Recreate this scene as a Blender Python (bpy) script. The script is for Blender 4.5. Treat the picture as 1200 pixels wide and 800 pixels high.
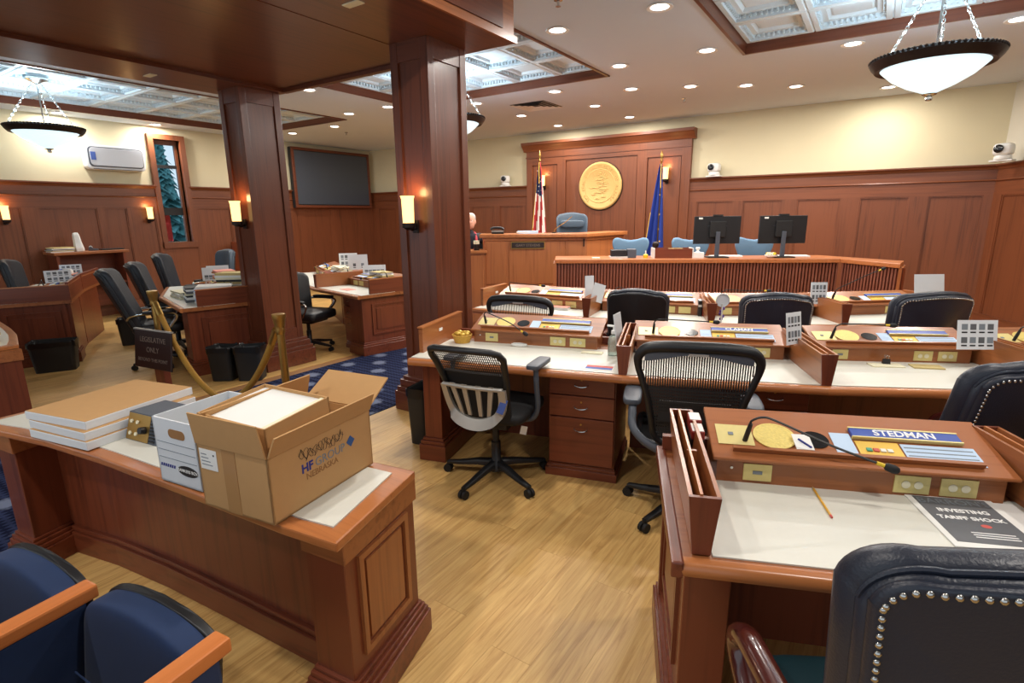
import bpy, bmesh, math, random
from mathutils import Vector, Matrix
random.seed(11)
S = bpy.context.scene
C = S.collection
for o in list(bpy.data.objects):
    bpy.data.objects.remove(o)

# ------------------------------------------------------------------ camera
# room frame: X along the far (seal) wall, Y towards it, Z up, metres
cam_d = bpy.data.cameras.new('camera'); cam = bpy.data.objects.new('camera', cam_d); C.objects.link(cam)
cam_d.sensor_fit = 'HORIZONTAL'; cam_d.sensor_width = 36.0; cam_d.lens = 36.0 * 631.5 / 1200.0
cam_d.clip_start = .05; cam_d.clip_end = 200
_r = Vector((.831967, .554718, -.010915)); _u = Vector((-.117663, .195628, .973594)); _f = Vector((-.542205, .808714, -.228026))
cam.matrix_world = Matrix(((_r.x, _u.x, -_f.x, 0), (_r.y, _u.y, -_f.y, 0), (_r.z, _u.z, -_f.z, 1.65), (0, 0, 0, 1)))
S.camera = cam

# ------------------------------------------------------------------ exposure, world
S.view_settings.view_transform = 'Standard'
S.view_settings.look = 'None'
S.view_settings.gamma = 1.0
S.view_settings.exposure = 0.2
S.view_settings.use_curve_mapping = False
W = bpy.data.worlds.new('world'); S.world = W; W.use_nodes = True
W.node_tree.nodes['Background'].inputs[0].default_value = (.80, .91, 1.0, 1)
W.node_tree.nodes['Background'].inputs[1].default_value = .85

DOWN_W = 24.0      # each recessed downlight
PEND_W = 42.0      # each pendant
SCONCE_W = 2.2     # each wall sconce

# ------------------------------------------------------------------ materials
M = {}
def _nt(name):
    m = bpy.data.materials.new(name); m.use_nodes = True
    nt = m.node_tree; b = nt.nodes['Principled BSDF']
    M[name] = m
    return nt, b
def lin(c):
    return tuple(((x/255)/12.92 if x/255 <= .04045 else (((x/255)+.055)/1.055)**2.4) for x in c)
def plain(name, rgb, rough=.5, metal=0, noise=0, scale=40, spec=.5, bump=0, sheen=0, trans=0, emit=None, es=0, coat=0):
    nt, b = _nt(name)
    c = lin(rgb)
    b.inputs['Base Color'].default_value = (*c, 1)
    b.inputs['Roughness'].default_value = rough
    b.inputs['Metallic'].default_value = metal
    b.inputs['Specular IOR Level'].default_value = spec
    b.inputs['Coat Weight'].default_value = coat
    if sheen: b.inputs['Sheen Weight'].default_value = sheen
    if trans: b.inputs['Transmission Weight'].default_value = trans
    if emit:
        b.inputs['Emission Color'].default_value = (*emit, 1); b.inputs['Emission Strength'].default_value = es
    if noise or bump:
        tc = nt.nodes.new('ShaderNodeTexCoord'); n = nt.nodes.new('ShaderNodeTexNoise')
        n.inputs['Scale'].default_value = scale; n.inputs['Detail'].default_value = 4
        nt.links.new(tc.outputs['Object'], n.inputs['Vector'])
        if noise:
            mx = nt.nodes.new('ShaderNodeMix'); mx.data_type = 'RGBA'
            mx.inputs[6].default_value = (*[x*(1-noise) for x in c], 1); mx.inputs[7].default_value = (*[min(1, x*(1+noise)) for x in c], 1)
            nt.links.new(n.outputs['Fac'], mx.inputs[0]); nt.links.new(mx.outputs[2], b.inputs['Base Color'])
        if bump:
            bp = nt.nodes.new('ShaderNodeBump'); bp.inputs['Strength'].default_value = bump; bp.inputs['Distance'].default_value = .004
            nt.links.new(n.outputs['Fac'], bp.inputs['Height']); nt.links.new(bp.outputs[0], b.inputs['Normal'])
    return M[name]
def wood(name, dark, light, axis='z', rough=.35, fine=38, coat=.15, rnd=.12):
    nt, b = _nt(name)
    tc = nt.nodes.new('ShaderNodeTexCoord'); oi = nt.nodes.new('ShaderNodeObjectInfo')
    add = nt.nodes.new('ShaderNodeVectorMath'); add.operation = 'MULTIPLY_ADD'
    cmb = nt.nodes.new('ShaderNodeCombineXYZ')
    nt.links.new(oi.outputs['Random'], cmb.inputs[0]); nt.links.new(oi.outputs['Random'], cmb.inputs[1]); nt.links.new(oi.outputs['Random'], cmb.inputs[2])
    add.inputs[1].default_value = (7, 7, 7)
    nt.links.new(cmb.outputs[0], add.inputs[0]); nt.links.new(tc.outputs['Object'], add.inputs[2])
    mp = nt.nodes.new('ShaderNodeMapping')
    s = {'x': (1.3, fine, fine), 'y': (fine, 1.3, fine), 'z': (fine, fine, 1.3)}[axis]
    mp.inputs['Scale'].default_value = s
    nt.links.new(add.outputs[0], mp.inputs['Vector'])
    n = nt.nodes.new('ShaderNodeTexNoise'); n.inputs['Scale'].default_value = 1.0; n.inputs['Detail'].default_value = 6; n.inputs['Distortion'].default_value = .6
    nt.links.new(mp.outputs[0], n.inputs['Vector'])
    mp2 = nt.nodes.new('ShaderNodeMapping'); s2 = tuple(x*.16 if x > 2 else .5 for x in s); mp2.inputs['Scale'].default_value = s2
    nt.links.new(add.outputs[0], mp2.inputs['Vector'])
    n2 = nt.nodes.new('ShaderNodeTexNoise'); n2.inputs['Scale'].default_value = 1.0; n2.inputs['Detail'].default_value = 3
    nt.links.new(mp2.outputs[0], n2.inputs['Vector'])
    mth = nt.nodes.new('ShaderNodeMath'); mth.operation = 'MULTIPLY_ADD'; mth.inputs[1].default_value = .85
    nt.links.new(n.outputs['Fac'], mth.inputs[0])
    m2 = nt.nodes.new('ShaderNodeMath'); m2.operation = 'MULTIPLY'; m2.inputs[1].default_value = .45
    nt.links.new(n2.outputs['Fac'], m2.inputs[0]); nt.links.new(m2.outputs[0], mth.inputs[2])
    cr = nt.nodes.new('ShaderNodeValToRGB')
    cr.color_ramp.elements[0].position = .32; cr.color_ramp.elements[0].color = (*lin(dark), 1)
    cr.color_ramp.elements[1].position = .66; cr.color_ramp.elements[1].color = (*lin(light), 1)
    nt.links.new(mth.outputs[0], cr.inputs['Fac'])
    hv = nt.nodes.new('ShaderNodeHueSaturation')
    mr = nt.nodes.new('ShaderNodeMapRange'); mr.inputs[3].default_value = 1-rnd; mr.inputs[4].default_value = 1+rnd
    nt.links.new(oi.outputs['Random'], mr.inputs[0]); nt.links.new(mr.outputs[0], hv.inputs['Value'])
    nt.links.new(cr.outputs[0], hv.inputs['Color']); nt.links.new(hv.outputs[0], b.inputs['Base Color'])
    b.inputs['Roughness'].default_value = rough; b.inputs['Coat Weight'].default_value = coat; b.inputs['Coat Roughness'].default_value = .2
    b.inputs['Specular IOR Level'].default_value = .4
    return M[name]
for ax in 'xyz':
    wood('wall_wood_'+ax, (78, 40, 23), (115, 64, 38), ax, rough=.42, coat=.08, rnd=.07)
    wood('column_wood_'+ax, (68, 33, 21), (103, 54, 34), ax, rough=.33, coat=.15, rnd=.06)
    wood('desk_wood_'+ax, (106, 57, 31), (154, 93, 53), ax, rough=.33, coat=.2, rnd=.08)
    wood('red_wood_'+ax, (76, 34, 21), (116, 57, 35), ax, rough=.35, coat=.15, rnd=.08)
    wood('edge_wood_'+ax, (134, 74, 41), (178, 110, 62), ax, rough=.3, coat=.25, rnd=.06)
    wood('arm_wood_'+ax, (178, 96, 44), (206, 124, 66), ax, rough=.4, coat=.1, rnd=.05)
wood('bench_wood_x', (128, 71, 41), (174, 106, 62), 'x', rough=.33, coat=.2, rnd=.05)
wood('bench_wood_z', (128, 71, 41), (174, 106, 62), 'z', rough=.33, coat=.2, rnd=.05)
wood('slat_wood', (100, 54, 42), (128, 76, 60), 'z', rough=.4, coat=.1, rnd=.05)
def floor_mat():
    nt, b = _nt('floor_plank')
    tc = nt.nodes.new('ShaderNodeTexCoord'); oi = nt.nodes.new('ShaderNodeObjectInfo'); ge = nt.nodes.new('ShaderNodeNewGeometry')
    sm = nt.nodes.new('ShaderNodeMath'); sm.operation = 'ADD'; fr = nt.nodes.new('ShaderNodeMath'); fr.operation = 'FRACT'
    nt.links.new(oi.outputs['Random'], sm.inputs[0]); nt.links.new(ge.outputs['Random Per Island'], sm.inputs[1]); nt.links.new(sm.outputs[0], fr.inputs[0])
    cmb = nt.nodes.new('ShaderNodeCombineXYZ')
    for i in range(3): nt.links.new(fr.outputs[0], cmb.inputs[i])
    add = nt.nodes.new('ShaderNodeVectorMath'); add.operation = 'MULTIPLY_ADD'; add.inputs[1].default_value = (13, 9, 5)
    nt.links.new(cmb.outputs[0], add.inputs[0]); nt.links.new(ge.outputs['Position'], add.inputs[2])
    mp = nt.nodes.new('ShaderNodeMapping'); mp.inputs['Scale'].default_value = (42, 2.2, 20)
    nt.links.new(add.outputs[0], mp.inputs['Vector'])
    n = nt.nodes.new('ShaderNodeTexNoise'); n.inputs['Scale'].default_value = 1; n.inputs['Detail'].default_value = 7; n.inputs['Distortion'].default_value = 1.1; n.inputs['Roughness'].default_value = .62
    nt.links.new(mp.outputs[0], n.inputs['Vector'])
    cr = nt.nodes.new('ShaderNodeValToRGB')
    e = cr.color_ramp.elements
    e[0].position = .28; e[0].color = (*lin((168, 126, 70)), 1); e[1].position = .66; e[1].color = (*lin((216, 178, 112)), 1)
    k = e.new(.45); k.color = (*lin((198, 156, 94)), 1)
    nt.links.new(n.outputs['Fac'], cr.inputs['Fac'])
    hv = nt.nodes.new('ShaderNodeHueSaturation'); mr = nt.nodes.new('ShaderNodeMapRange'); mr.inputs[3].default_value = .90; mr.inputs[4].default_value = 1.06
    nt.links.new(fr.outputs[0], mr.inputs[0]); nt.links.new(mr.outputs[0], hv.inputs['Value']); nt.links.new(cr.outputs[0], hv.inputs['Color'])
    nt.links.new(hv.outputs[0], b.inputs['Base Color'])
    b.inputs['Roughness'].default_value = .42; b.inputs['Specular IOR Level'].default_value = .35
floor_mat()
def carpet_mat():
    nt, b = _nt('carpet')
    ge = nt.nodes.new('ShaderNodeNewGeometry')
    def mp(rot, sc):
        m_ = nt.nodes.new('ShaderNodeMapping'); m_.inputs['Rotation'].default_value = (0, 0, rot); m_.inputs['Scale'].default_value = sc
        nt.links.new(ge.outputs['Position'], m_.inputs['Vector']); return m_
    ch = nt.nodes.new('ShaderNodeTexChecker'); ch.inputs['Scale'].default_value = 34
    ch.inputs['Color1'].default_value = (*lin((17, 21, 46)), 1); ch.inputs['Color2'].default_value = (*lin((46, 54, 84)), 1)
    nt.links.new(mp(math.pi/4, (1, .55, 1)).outputs[0], ch.inputs['Vector'])
    vo = nt.nodes.new('ShaderNodeTexVoronoi'); vo.feature = 'F1'; vo.inputs['Scale'].default_value = 2.9; vo.inputs['Randomness'].default_value = .0
    nt.links.new(mp(math.pi/4, (1, 1, 0)).outputs[0], vo.inputs['Vector'])
    ns = nt.nodes.new('ShaderNodeTexNoise'); ns.inputs['Scale'].default_value = 34; nt.links.new(ge.outputs['Position'], ns.inputs['Vector'])
    ad = nt.nodes.new('ShaderNodeMath'); ad.operation = 'MULTIPLY_ADD'; ad.inputs[1].default_value = .22
    nt.links.new(ns.outputs['Fac'], ad.inputs[0]); nt.links.new(vo.outputs['Distance'], ad.inputs[2])
    cr = nt.nodes.new('ShaderNodeValToRGB'); cr.color_ramp.elements[0].position = .26; cr.color_ramp.elements[0].color = (1, 1, 1, 1)
    cr.color_ramp.elements[1].position = .38; cr.color_ramp.elements[1].color = (0, 0, 0, 1)
    nt.links.new(ad.outputs[0], cr.inputs['Fac'])
    mx = nt.nodes.new('ShaderNodeMix'); mx.data_type = 'RGBA'; mx.inputs[7].default_value = (*lin((112, 120, 142)), 1)
    nt.links.new(cr.outputs[0], mx.inputs[0]); nt.links.new(ch.outputs['Color'], mx.inputs[6]); nt.links.new(mx.outputs[2], b.inputs['Base Color'])
    b.inputs['Roughness'].default_value = .95; b.inputs['Specular IOR Level'].default_value = .1
carpet_mat()
plain('plaster', (204, 194, 162), .85, noise=.03, scale=3)
plain('plaster_pale', (206, 202, 186), .85, noise=.03, scale=3)
plain('ceiling_paint', (198, 208, 222), .9, noise=.02, scale=2)
plain('coffer_white', (206, 220, 228), .6)
plain('laminate', (210, 209, 198), .38, noise=.02, scale=60)
plain('leather_dark', (34, 39, 52), .38, bump=.25, scale=180, spec=.5)
plain('leather_black', (24, 24, 27), .45, bump=.25, scale=180, spec=.45)
plain('leather_grey', (36, 41, 49), .5, bump=.25, scale=150)
plain('leather_blue', (64, 80, 95), .5, bump=.25, scale=120)
plain('velvet_blue', (18, 44, 84), .8, sheen=.05, noise=.10, scale=60)
plain('chair_blue', (96, 128, 154), .8, noise=.08, scale=90)
plain('black_plastic', (22, 23, 26), .45)
plain('black_matte', (16, 16, 18), .7)
plain('grey_plastic', (72, 78, 88), .5)
plain('mesh_black', (26, 27, 30), .7)
plain('silver', (176, 172, 164), .4, metal=.5)
plain('chrome', (190, 190, 186), .22, metal=1)
plain('brass', (176, 140, 76), .34, metal=.9, noise=.15, scale=25)
plain('gold_medal', (220, 198, 112), .45, metal=.3, noise=.22, scale=110, bump=.3)
plain('gold_plate', (222, 206, 138), .42, metal=.35, noise=.06, scale=80)
plain('gold_seal', (196, 160, 96), .6, metal=.12, noise=.14, scale=60, bump=.3)
plain('gold_panel', (214, 176, 74), .45, metal=.3)
plain('bronze', (52, 44, 42), .45, metal=.8, noise=.2, scale=40)
plain('rope_gold', (158, 116, 38), .75, noise=.25, scale=120, bump=.4)
plain('kraft', (184, 142, 92), .85, noise=.05, scale=30)
plain('kraft_dark', (146, 104, 62), .88, noise=.06, scale=30)
plain('tape', (176, 134, 88), .25, coat=.5)
plain('paper', (226, 226, 222), .8)
plain('paper_blue', (186, 208, 232), .8)
plain('paper_cream', (226, 220, 190), .8)
plain('paper_pink', (226, 150, 134), .8)
plain('paper_tan', (196, 176, 120), .8)
plain('card_white', (214, 218, 222), .75)
plain('box_white', (208, 212, 216), .75, noise=.03, scale=20)
plain('ink_black', (24, 24, 26), .6)
plain('ink_grey', (120, 128, 136), .7)
plain('ink_blue', (40, 48, 128), .7)
plain('ink_navy', (48, 84, 140), .6)
plain('print_grey', (92, 94, 98), .6, noise=.06, scale=90)
plain('print_red', (206, 92, 84), .7)
plain('print_blue', (70, 96, 170), .7)
plain('white_ink', (238, 238, 236), .7)
plain('nameplate_blue', (44, 74, 160), .4)
plain('button_green', (60, 150, 120), .4)
plain('button_red', (196, 76, 56), .4)
plain('button_white', (222, 220, 206), .4)
plain('lens_black', (10, 10, 12), .15)
plain('camera_white', (214, 214, 210), .45)
plain('screen_dark', (44, 48, 56), .22, spec=.6)
plain('screen_grey', (66, 73, 84), .3, spec=.5, noise=.05, scale=2)
plain('ac_grey', (186, 190, 198), .35)
plain('ac_white', (222, 224, 226), .4)
plain('red_book', (140, 40, 32), .5)
plain('book_black', (30, 28, 28), .5)
plain('yellow', (226, 190, 40), .5)
plain('pencil_yellow', (224, 168, 56), .5)
plain('purple', (96, 64, 150), .6)
plain('sign_dark', (36, 20, 17), .4, coat=.2)
plain('sign_letter', (120, 104, 92), .5)
plain('flag_blue', (24, 50, 132), .75)
plain('flag_canton', (24, 34, 74), .75)
plain('flag_red', (176, 44, 46), .75)
plain('flag_white', (214, 206, 196), .75)
plain('gold_fringe', (216, 170, 50), .7)
plain('skin', (206, 150, 126), .6)
plain('hair_grey', (176, 170, 164), .8)
plain('jacket', (34, 34, 44), .85)
plain('lanyard_red', (190, 62, 72), .7)
plain('clear_bottle', (196, 214, 206), .12, trans=.75)
plain('white_plastic', (226, 226, 224), .35)
plain('basket', (204, 158, 66), .7, noise=.3, scale=90)
plain('bin_black', (26, 27, 28), .5)
plain('bin_liner', (16, 17, 18), .3)
plain('arm_mahogany', (70, 26, 22), .22, coat=.6, noise=.2, scale=20)
plain('seat_teal', (20, 52, 60), .55)
plain('tree_leaf', (84, 142, 150), .8, noise=.4, scale=8)
plain('bark', (64, 56, 50), .9)
plain('snow_white', (214, 220, 232), .7)
plain('red_cloth', (190, 44, 44), .7)
plain('downlight', (255, 255, 255), .5, emit=(1, .95, .87), es=9)
plain('sconce_glass', (240, 200, 120), .5, emit=(1, .62, .22), es=2.1)
plain('bowl_glass', (205, 228, 236), .35, emit=(.72, .92, 1), es=.85)
def glass(name, tint):
    nt, b = _nt(name); b.inputs['Base Color'].default_value = (*tint, 1); b.inputs['Roughness'].default_value = .03
    b.inputs['Transmission Weight'].default_value = 1; b.inputs['IOR'].default_value = 1.05
glass('pane', (.85, .95, 1))
# ------------------------------------------------------------------ mesh helpers
class MB:
    def __init__(s): s.v = []; s.f = []; s.m = []; s.mi = 0; s.T = None
    def add(s, vs, fs):
        k = len(s.v)
        if s.T is not None: vs = [tuple(s.T @ Vector(p)) for p in vs]
        s.v += [tuple(p) for p in vs]
        for f in fs: s.f.append(tuple(i+k for i in f)); s.m.append(s.mi)
        return s
    def box(s, x0, y0, z0, x1, y1, z1):
        vs = [(x0, y0, z0), (x1, y0, z0), (x1, y1, z0), (x0, y1, z0), (x0, y0, z1), (x1, y0, z1), (x1, y1, z1), (x0, y1, z1)]
        return s.add(vs, [(0, 3, 2, 1), (4, 5, 6, 7), (0, 1, 5, 4), (1, 2, 6, 5), (2, 3, 7, 6), (3, 0, 4, 7)])
    def prism(s, poly, a, b, ax='z'):
        # poly in the plane across ax (z: x,y  x: y,z  y: x,z), extruded a..b
        g = {'z': lambda p, t: (p[0], p[1], t), 'x': lambda p, t: (t, p[0], p[1]), 'y': lambda p, t: (p[0], t, p[1])}[ax]
        n = len(poly)
        ar = sum(poly[i][0]*poly[(i+1) % n][1]-poly[(i+1) % n][0]*poly[i][1] for i in range(n))
        if (ar < 0) != (ax == 'y'): poly = poly[::-1]
        vs = [g(p, a) for p in poly]+[g(p, b) for p in poly]
        fs = [tuple(range(n))[::-1], tuple(range(n, 2*n))]+[(i, (i+1) % n, n+(i+1) % n, n+i) for i in range(n)]
        return s.add(vs, fs)
    def hexa(s, bot, top):
        return s.add(list(bot)+list(top), [(3, 2, 1, 0), (4, 5, 6, 7), (0, 1, 5, 4), (1, 2, 6, 5), (2, 3, 7, 6), (3, 0, 4, 7)])
    def tube(s, pts, r, n=8, cap=True, sx=1.0, closed=False):
        P = [Vector(p) for p in pts]; N = len(P)
        rr = r if isinstance(r, (list, tuple)) else [r]*N
        vs = []; up = None
        for i, p in enumerate(P):
            if closed: t = (P[(i+1) % N]-P[i-1]).normalized()
            else: t = (P[min(i+1, N-1)]-P[max(i-1, 0)]).normalized()
            if up is None:
                up = Vector((0, 0, 1)) if abs(t.z) < .9 else Vector((0, 1, 0))
            up = (up-t*up.dot(t)).normalized(); sd = t.cross(up)
            for k in range(n):
                a = 2*math.pi*k/n
                vs.append(p+(sd*math.cos(a)*sx+up*math.sin(a))*rr[i])
        fs = []
        for i in range(N if closed else N-1):
            j = (i+1) % N
            for k in range(n):
                fs.append((i*n+k, i*n+(k+1) % n, j*n+(k+1) % n, j*n+k))
        if cap and not closed: fs += [tuple(range(n))[::-1], tuple((N-1)*n+k for k in range(n))]
        return s.add(vs, fs)
    def lathe(s, prof, n=24, c=(0, 0, 0), cap=True):
        vs = []
        for r, z in prof:
            for k in range(n):
                a = 2*math.pi*k/n; vs.append((c[0]+r*math.cos(a), c[1]+r*math.sin(a), c[2]+z))
        fs = []
        for i in range(len(prof)-1):
            for k in range(n): fs.append((i*n+k, i*n+(k+1) % n, (i+1)*n+(k+1) % n, (i+1)*n+k))
        if cap: fs += [tuple(range(n))[::-1], tuple((len(prof)-1)*n+k for k in range(n))]
        return s.add(vs, fs)
    def sq(s, c, d, e1=.35, e2=.35, nu=28, nv=14, fn=None):
        # superellipsoid, half sizes d; e small = boxy
        pw = lambda w, e: math.copysign(abs(w)**e, w)
        vs = []
        for j in range(1, nv):
            v = -math.pi/2+math.pi*j/nv
            for i in range(nu):
                u = 2*math.pi*i/nu
                vs.append([d[0]*pw(math.cos(v), e1)*pw(math.cos(u), e2), d[1]*pw(math.cos(v), e1)*pw(math.sin(u), e2), d[2]*pw(math.sin(v), e1)])
        vs += [[0, 0, -d[2]], [0, 0, d[2]]]
        if fn: vs = [fn(*p) for p in vs]
        vs = [(p[0]+c[0], p[1]+c[1], p[2]+c[2]) for p in vs]
        fs = []
        for j in range(nv-2):
            for i in range(nu): fs.append((j*nu+i, j*nu+(i+1) % nu, (j+1)*nu+(i+1) % nu, (j+1)*nu+i))
        b, t = len(vs)-2, len(vs)-1
        for i in range(nu):
            fs.append((b, (i+1) % nu, i)); fs.append((t, (nv-2)*nu+i, (nv-2)*nu+(i+1) % nu))
        return s.add(vs, fs)
    def loft(s, rings, cap=True):
        n = len(rings[0]); vs = [p for r in rings for p in r]; fs = []
        for i in range(len(rings)-1):
            for k in range(n): fs.append((i*n+k, i*n+(k+1) % n, (i+1)*n+(k+1) % n, (i+1)*n+k))
        if cap: fs += [tuple(range(n))[::-1], tuple((len(rings)-1)*n+k for k in range(n))]
        return s.add(vs, fs)
    def sheet(s, grid, th=0):
        # grid[i][j] points; th>0 gives it thickness along the mean normal
        R, K = len(grid), len(grid[0])
        vs = [p for row in grid for p in row]
        fs = [(i*K+j, i*K+j+1, (i+1)*K+j+1, (i+1)*K+j) for i in range(R-1) for j in range(K-1)]
        if th:
            a, b, c = Vector(grid[0][0]), Vector(grid[0][-1]), Vector(grid[-1][0])
            nn = (b-a).cross(c-a).normalized()*th
            o = len(vs); vs = list(vs)+[tuple(Vector(p)-nn) for p in vs]
            fs += [tuple(i+o for i in f[::-1]) for f in fs]
            ed = [(0, j, 0, j+1) for j in range(K-1)]+[(R-1, j+1, R-1, j) for j in range(K-1)]
            ed += [(i+1, 0, i, 0) for i in range(R-1)]+[(i, K-1, i+1, K-1) for i in range(R-1)]
            for i0, j0, i1, j1 in ed:
                p, q = i0*K+j0, i1*K+j1; fs.append((q, p, p+o, q+o))
        return s.add(vs, fs)
    def build(s, name, mats, parent=None, loc=(0, 0, 0), rot=(0, 0, 0), smooth=False, bevel=0, seg=2, mesh_only=False):
        me = bpy.data.meshes.new(name); me.from_pydata(s.v, [], s.f)
        if not isinstance(mats, (list, tuple)): mats = [mats]
        for m in mats: me.materials.append(M[m])
        if len(mats) > 1: me.polygons.foreach_set('material_index', s.m)
        if bevel or smooth:
            bm = bmesh.new(); bm.from_mesh(me)
            if smooth: bmesh.ops.recalc_face_normals(bm, faces=bm.faces)
            if bevel:
                eg = [e for e in bm.edges if len(e.link_faces) == 2 and e.calc_face_angle(0) > .6]
                bmesh.ops.bevel(bm, geom=eg, offset=bevel, segments=seg, profile=.6, affect='EDGES', clamp_overlap=True)
            bm.to_mesh(me); bm.free()
        if smooth:
            me.polygons.foreach_set('use_smooth', [True]*len(me.polygons))
            try: me.set_sharp_from_angle(angle=.9)
            except Exception: pass
        me.update()
        if mesh_only: return me
        return obj(name, me, parent, loc, rot)
def obj(name, me, parent=None, loc=(0, 0, 0), rot=(0, 0, 0)):
    o = bpy.data.objects.new(name, me); C.objects.link(o)
    o.location = loc; o.rotation_euler = rot
    if parent: o.parent = parent
    return o
def tag(o, label, cat, group=None):
    o['label'] = label; o['category'] = cat
    if group: o['group'] = group
    return o
def thing(name, label, cat, loc=(0, 0, 0), rz=0, group=None):
    o = bpy.data.objects.new(name, None); C.objects.link(o); o.empty_display_size = .1
    o.location = loc; o.rotation_euler = (0, 0, rz)
    return tag(o, label, cat, group)
def struct(o): o['kind'] = 'structure'; return o
def root(name):
    o = bpy.data.objects.new(name, None); C.objects.link(o); o['kind'] = 'structure'; return o
def copy_tree(o, parent=None):
    c = o.copy(); C.objects.link(c); c.parent = parent
    for ch in o.children: copy_tree(ch, c)
    return c
def text(name, s, size, mat, parent=None, loc=(0, 0, 0), rot=(0, 0, 0), ext=.0006, sx=1, align='CENTER', bold=0):
    cu = bpy.data.curves.new(name, 'FONT'); cu.body = s; cu.size = size; cu.extrude = ext; cu.align_x = align; cu.align_y = 'CENTER'; cu.offset = bold; cu.resolution_u = 3
    t = bpy.data.objects.new(name, cu); C.objects.link(t)
    dg = bpy.context.evaluated_depsgraph_get(); dg.update()
    me = bpy.data.meshes.new_from_object(t.evaluated_get(dg))
    bpy.data.objects.remove(t); bpy.data.curves.remove(cu)
    me.materials.clear(); me.materials.append(M[mat])
    o = obj(name, me, parent, loc, rot); o.scale = (sx, 1, 1)
    return o
def arc(cx, cy, r, a0, a1, n): return [(cx+r*math.cos(a0+(a1-a0)*i/n), cy+r*math.sin(a0+(a1-a0)*i/n)) for i in range(n+1)]
def rrect(x0, y0, x1, y1, r, n=4):
    p = []
    for cx, cy, a in ((x1-r, y0+r, -math.pi/2), (x1-r, y1-r, 0), (x0+r, y1-r, math.pi/2), (x0+r, y0+r, math.pi)):
        p += arc(cx, cy, r, a, a+math.pi/2, n)
    return p
def bez(pts, n=8):
    # Catmull-Rom through points
    P = [Vector(p) for p in pts]; P = [P[0]*2-P[1]]+P+[P[-1]*2-P[-2]]; out = []
    for i in range(1, len(P)-2):
        for k in range(n):
            t = k/n
            out.append(.5*((2*P[i])+(P[i+1]-P[i-1])*t+(2*P[i-1]-5*P[i]+4*P[i+1]-P[i+2])*t*t+(3*P[i]-P[i-1]-3*P[i+1]+P[i+2])*t**3))
    out.append(P[-2]); return out
def D2R(a): return math.radians(a)
def lamp(name, kind, loc, watts, color, parent=None, size=.15, spot=None, rot=(0, 0, 0), blend=.5, radius=.05):
    d = bpy.data.lights.new(name, kind); d.energy = watts; d.color = color
    if kind == 'AREA': d.shape = 'DISK'; d.size = size
    if kind in ('POINT', 'SPOT'): d.shadow_soft_size = radius
    if kind == 'SPOT': d.spot_size = spot; d.spot_blend = blend
    o = bpy.data.objects.new(name, d); C.objects.link(o); o.location = loc; o.rotation_euler = rot
    if parent: o.parent = parent
    return o
# ------------------------------------------------------------------ floor and carpet
struct(MB().box(-11.6, -3.2, -.12, 7.5, 10.5, -.008).build('floor', 'kraft_dark'))
FLOOR = bpy.data.objects['floor']
planks = []
PW, PL = .18, 1.22
xi = int(-11.3/PW)
for i in range(-63, 30):
    x0 = i*PW; off = (i*.47) % 1.0*PL
    j0 = int((-1.0-off)/PL)-1
    for j in range(j0, 9):
        y0 = j*PL+off
        if y0+PL < .1 or y0 > 8.5: continue
        if x0+PW > -5.05 and x0 < -3.43: continue
        planks.append((math.hypot(x0+.09+.5, y0+.6-1.2), x0, y0))
planks.sort()
pm = MB().box(.0004, .0004, -.008, PW-.0004, PL-.0004, 0).build('plank', 'floor_plank', mesh_only=True)
for d, x0, y0 in planks[:290]: obj('plank', pm, FLOOR, (x0, y0, 0))
rest = MB()
for d, x0, y0 in planks[290:]: rest.box(x0+.0004, y0+.0004, -.008, x0+PW-.0004, y0+PL-.0004, 0)
ro = rest.build('plank_field', 'floor_plank', FLOOR); ro['kind'] = 'stuff'
cp = MB().box(-5.05, -2.0, -.008, -3.43, 9.0, .006).build('carpet_runner', 'carpet')
tag(cp, 'dark blue patterned carpet runner down the central aisle', 'carpet')

# ------------------------------------------------------------------ walls
WAIN = 2.26
def wainscot(par, a, b, panels, pre='wall_wood_', proud=.0, top=1.85):
    "wood wainscot from a to b along local x, room side is -y; panels = recessed fields"
    y1 = -proud
    edges = [a]
    for p, q in panels: edges += [p, q]
    edges.append(b)
    for i in range(0, len(edges), 2):
        if edges[i+1]-edges[i] > .01: MB().box(edges[i], y1-.055, .22, edges[i+1], y1, top).build('stile', pre+'z', par)
    for p, q in panels:
        MB().box(p, y1-.03, .22, q, y1, top).build('panel', pre+'z', par)
        mo = MB()
        for (x0, x1, z0, z1) in ((p, q, top-.018, top), (p, p+.018, .22, top-.018), (q-.018, q, .22, top-.018)): mo.box(x0, y1-.046, z0, x1, y1-.03, z1)
        mo.build('panel_moulding', pre+'z', par)
    MB().box(a, y1-.055, top, b, y1, 2.035).build('top_rail', pre+'x', par)
    MB().prism([(y1, 2.035), (y1-.07, 2.035), (y1-.08, 2.045), (y1-.07, 2.06), (y1, 2.06)], a, b, 'x').build('rail_moulding', pre+'x', par)
    MB().box(a, y1-.05, 2.06, b, y1, 2.20).build('frieze', pre+'x', par)
    MB().prism([(y1, 2.19), (y1-.06, 2.19), (y1-.075, 2.215), (y1-.10, 2.235), (y1-.115, 2.24), (y1-.115, WAIN), (y1, WAIN)], a, b, 'x').build('cap_rail', pre+'x', par)
    MB().box(a, y1-.07, 0, b, y1, .22).build('baseboard', pre+'x', par)
def wroot(name, loc, rz):
    o = root(name); o.location = loc; o.rotation_euler = (0, 0, rz); return o
# far wall, local x = X + 11.25
wf = wroot('wall_far', (-11.25, 10.2, 0), 0)
MB().box(0, 0, 0, 12.55, .15, 3.5).build('plaster', 'plaster', wf)
g = lambda X: X+11.25
L_pan = [(g(x), g(x)+.61) for x in (-10.95, -10.18, -9.42, -8.66, -7.88, -7.10)]
wainscot(wf, 0, g(-6.36), L_pan)
wainscot(wf, g(-2.92), g(1.3), [(g(x), g(x)+.62) for x in (-2.78, -2.0, -1.17, -.30, .545)])
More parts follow.
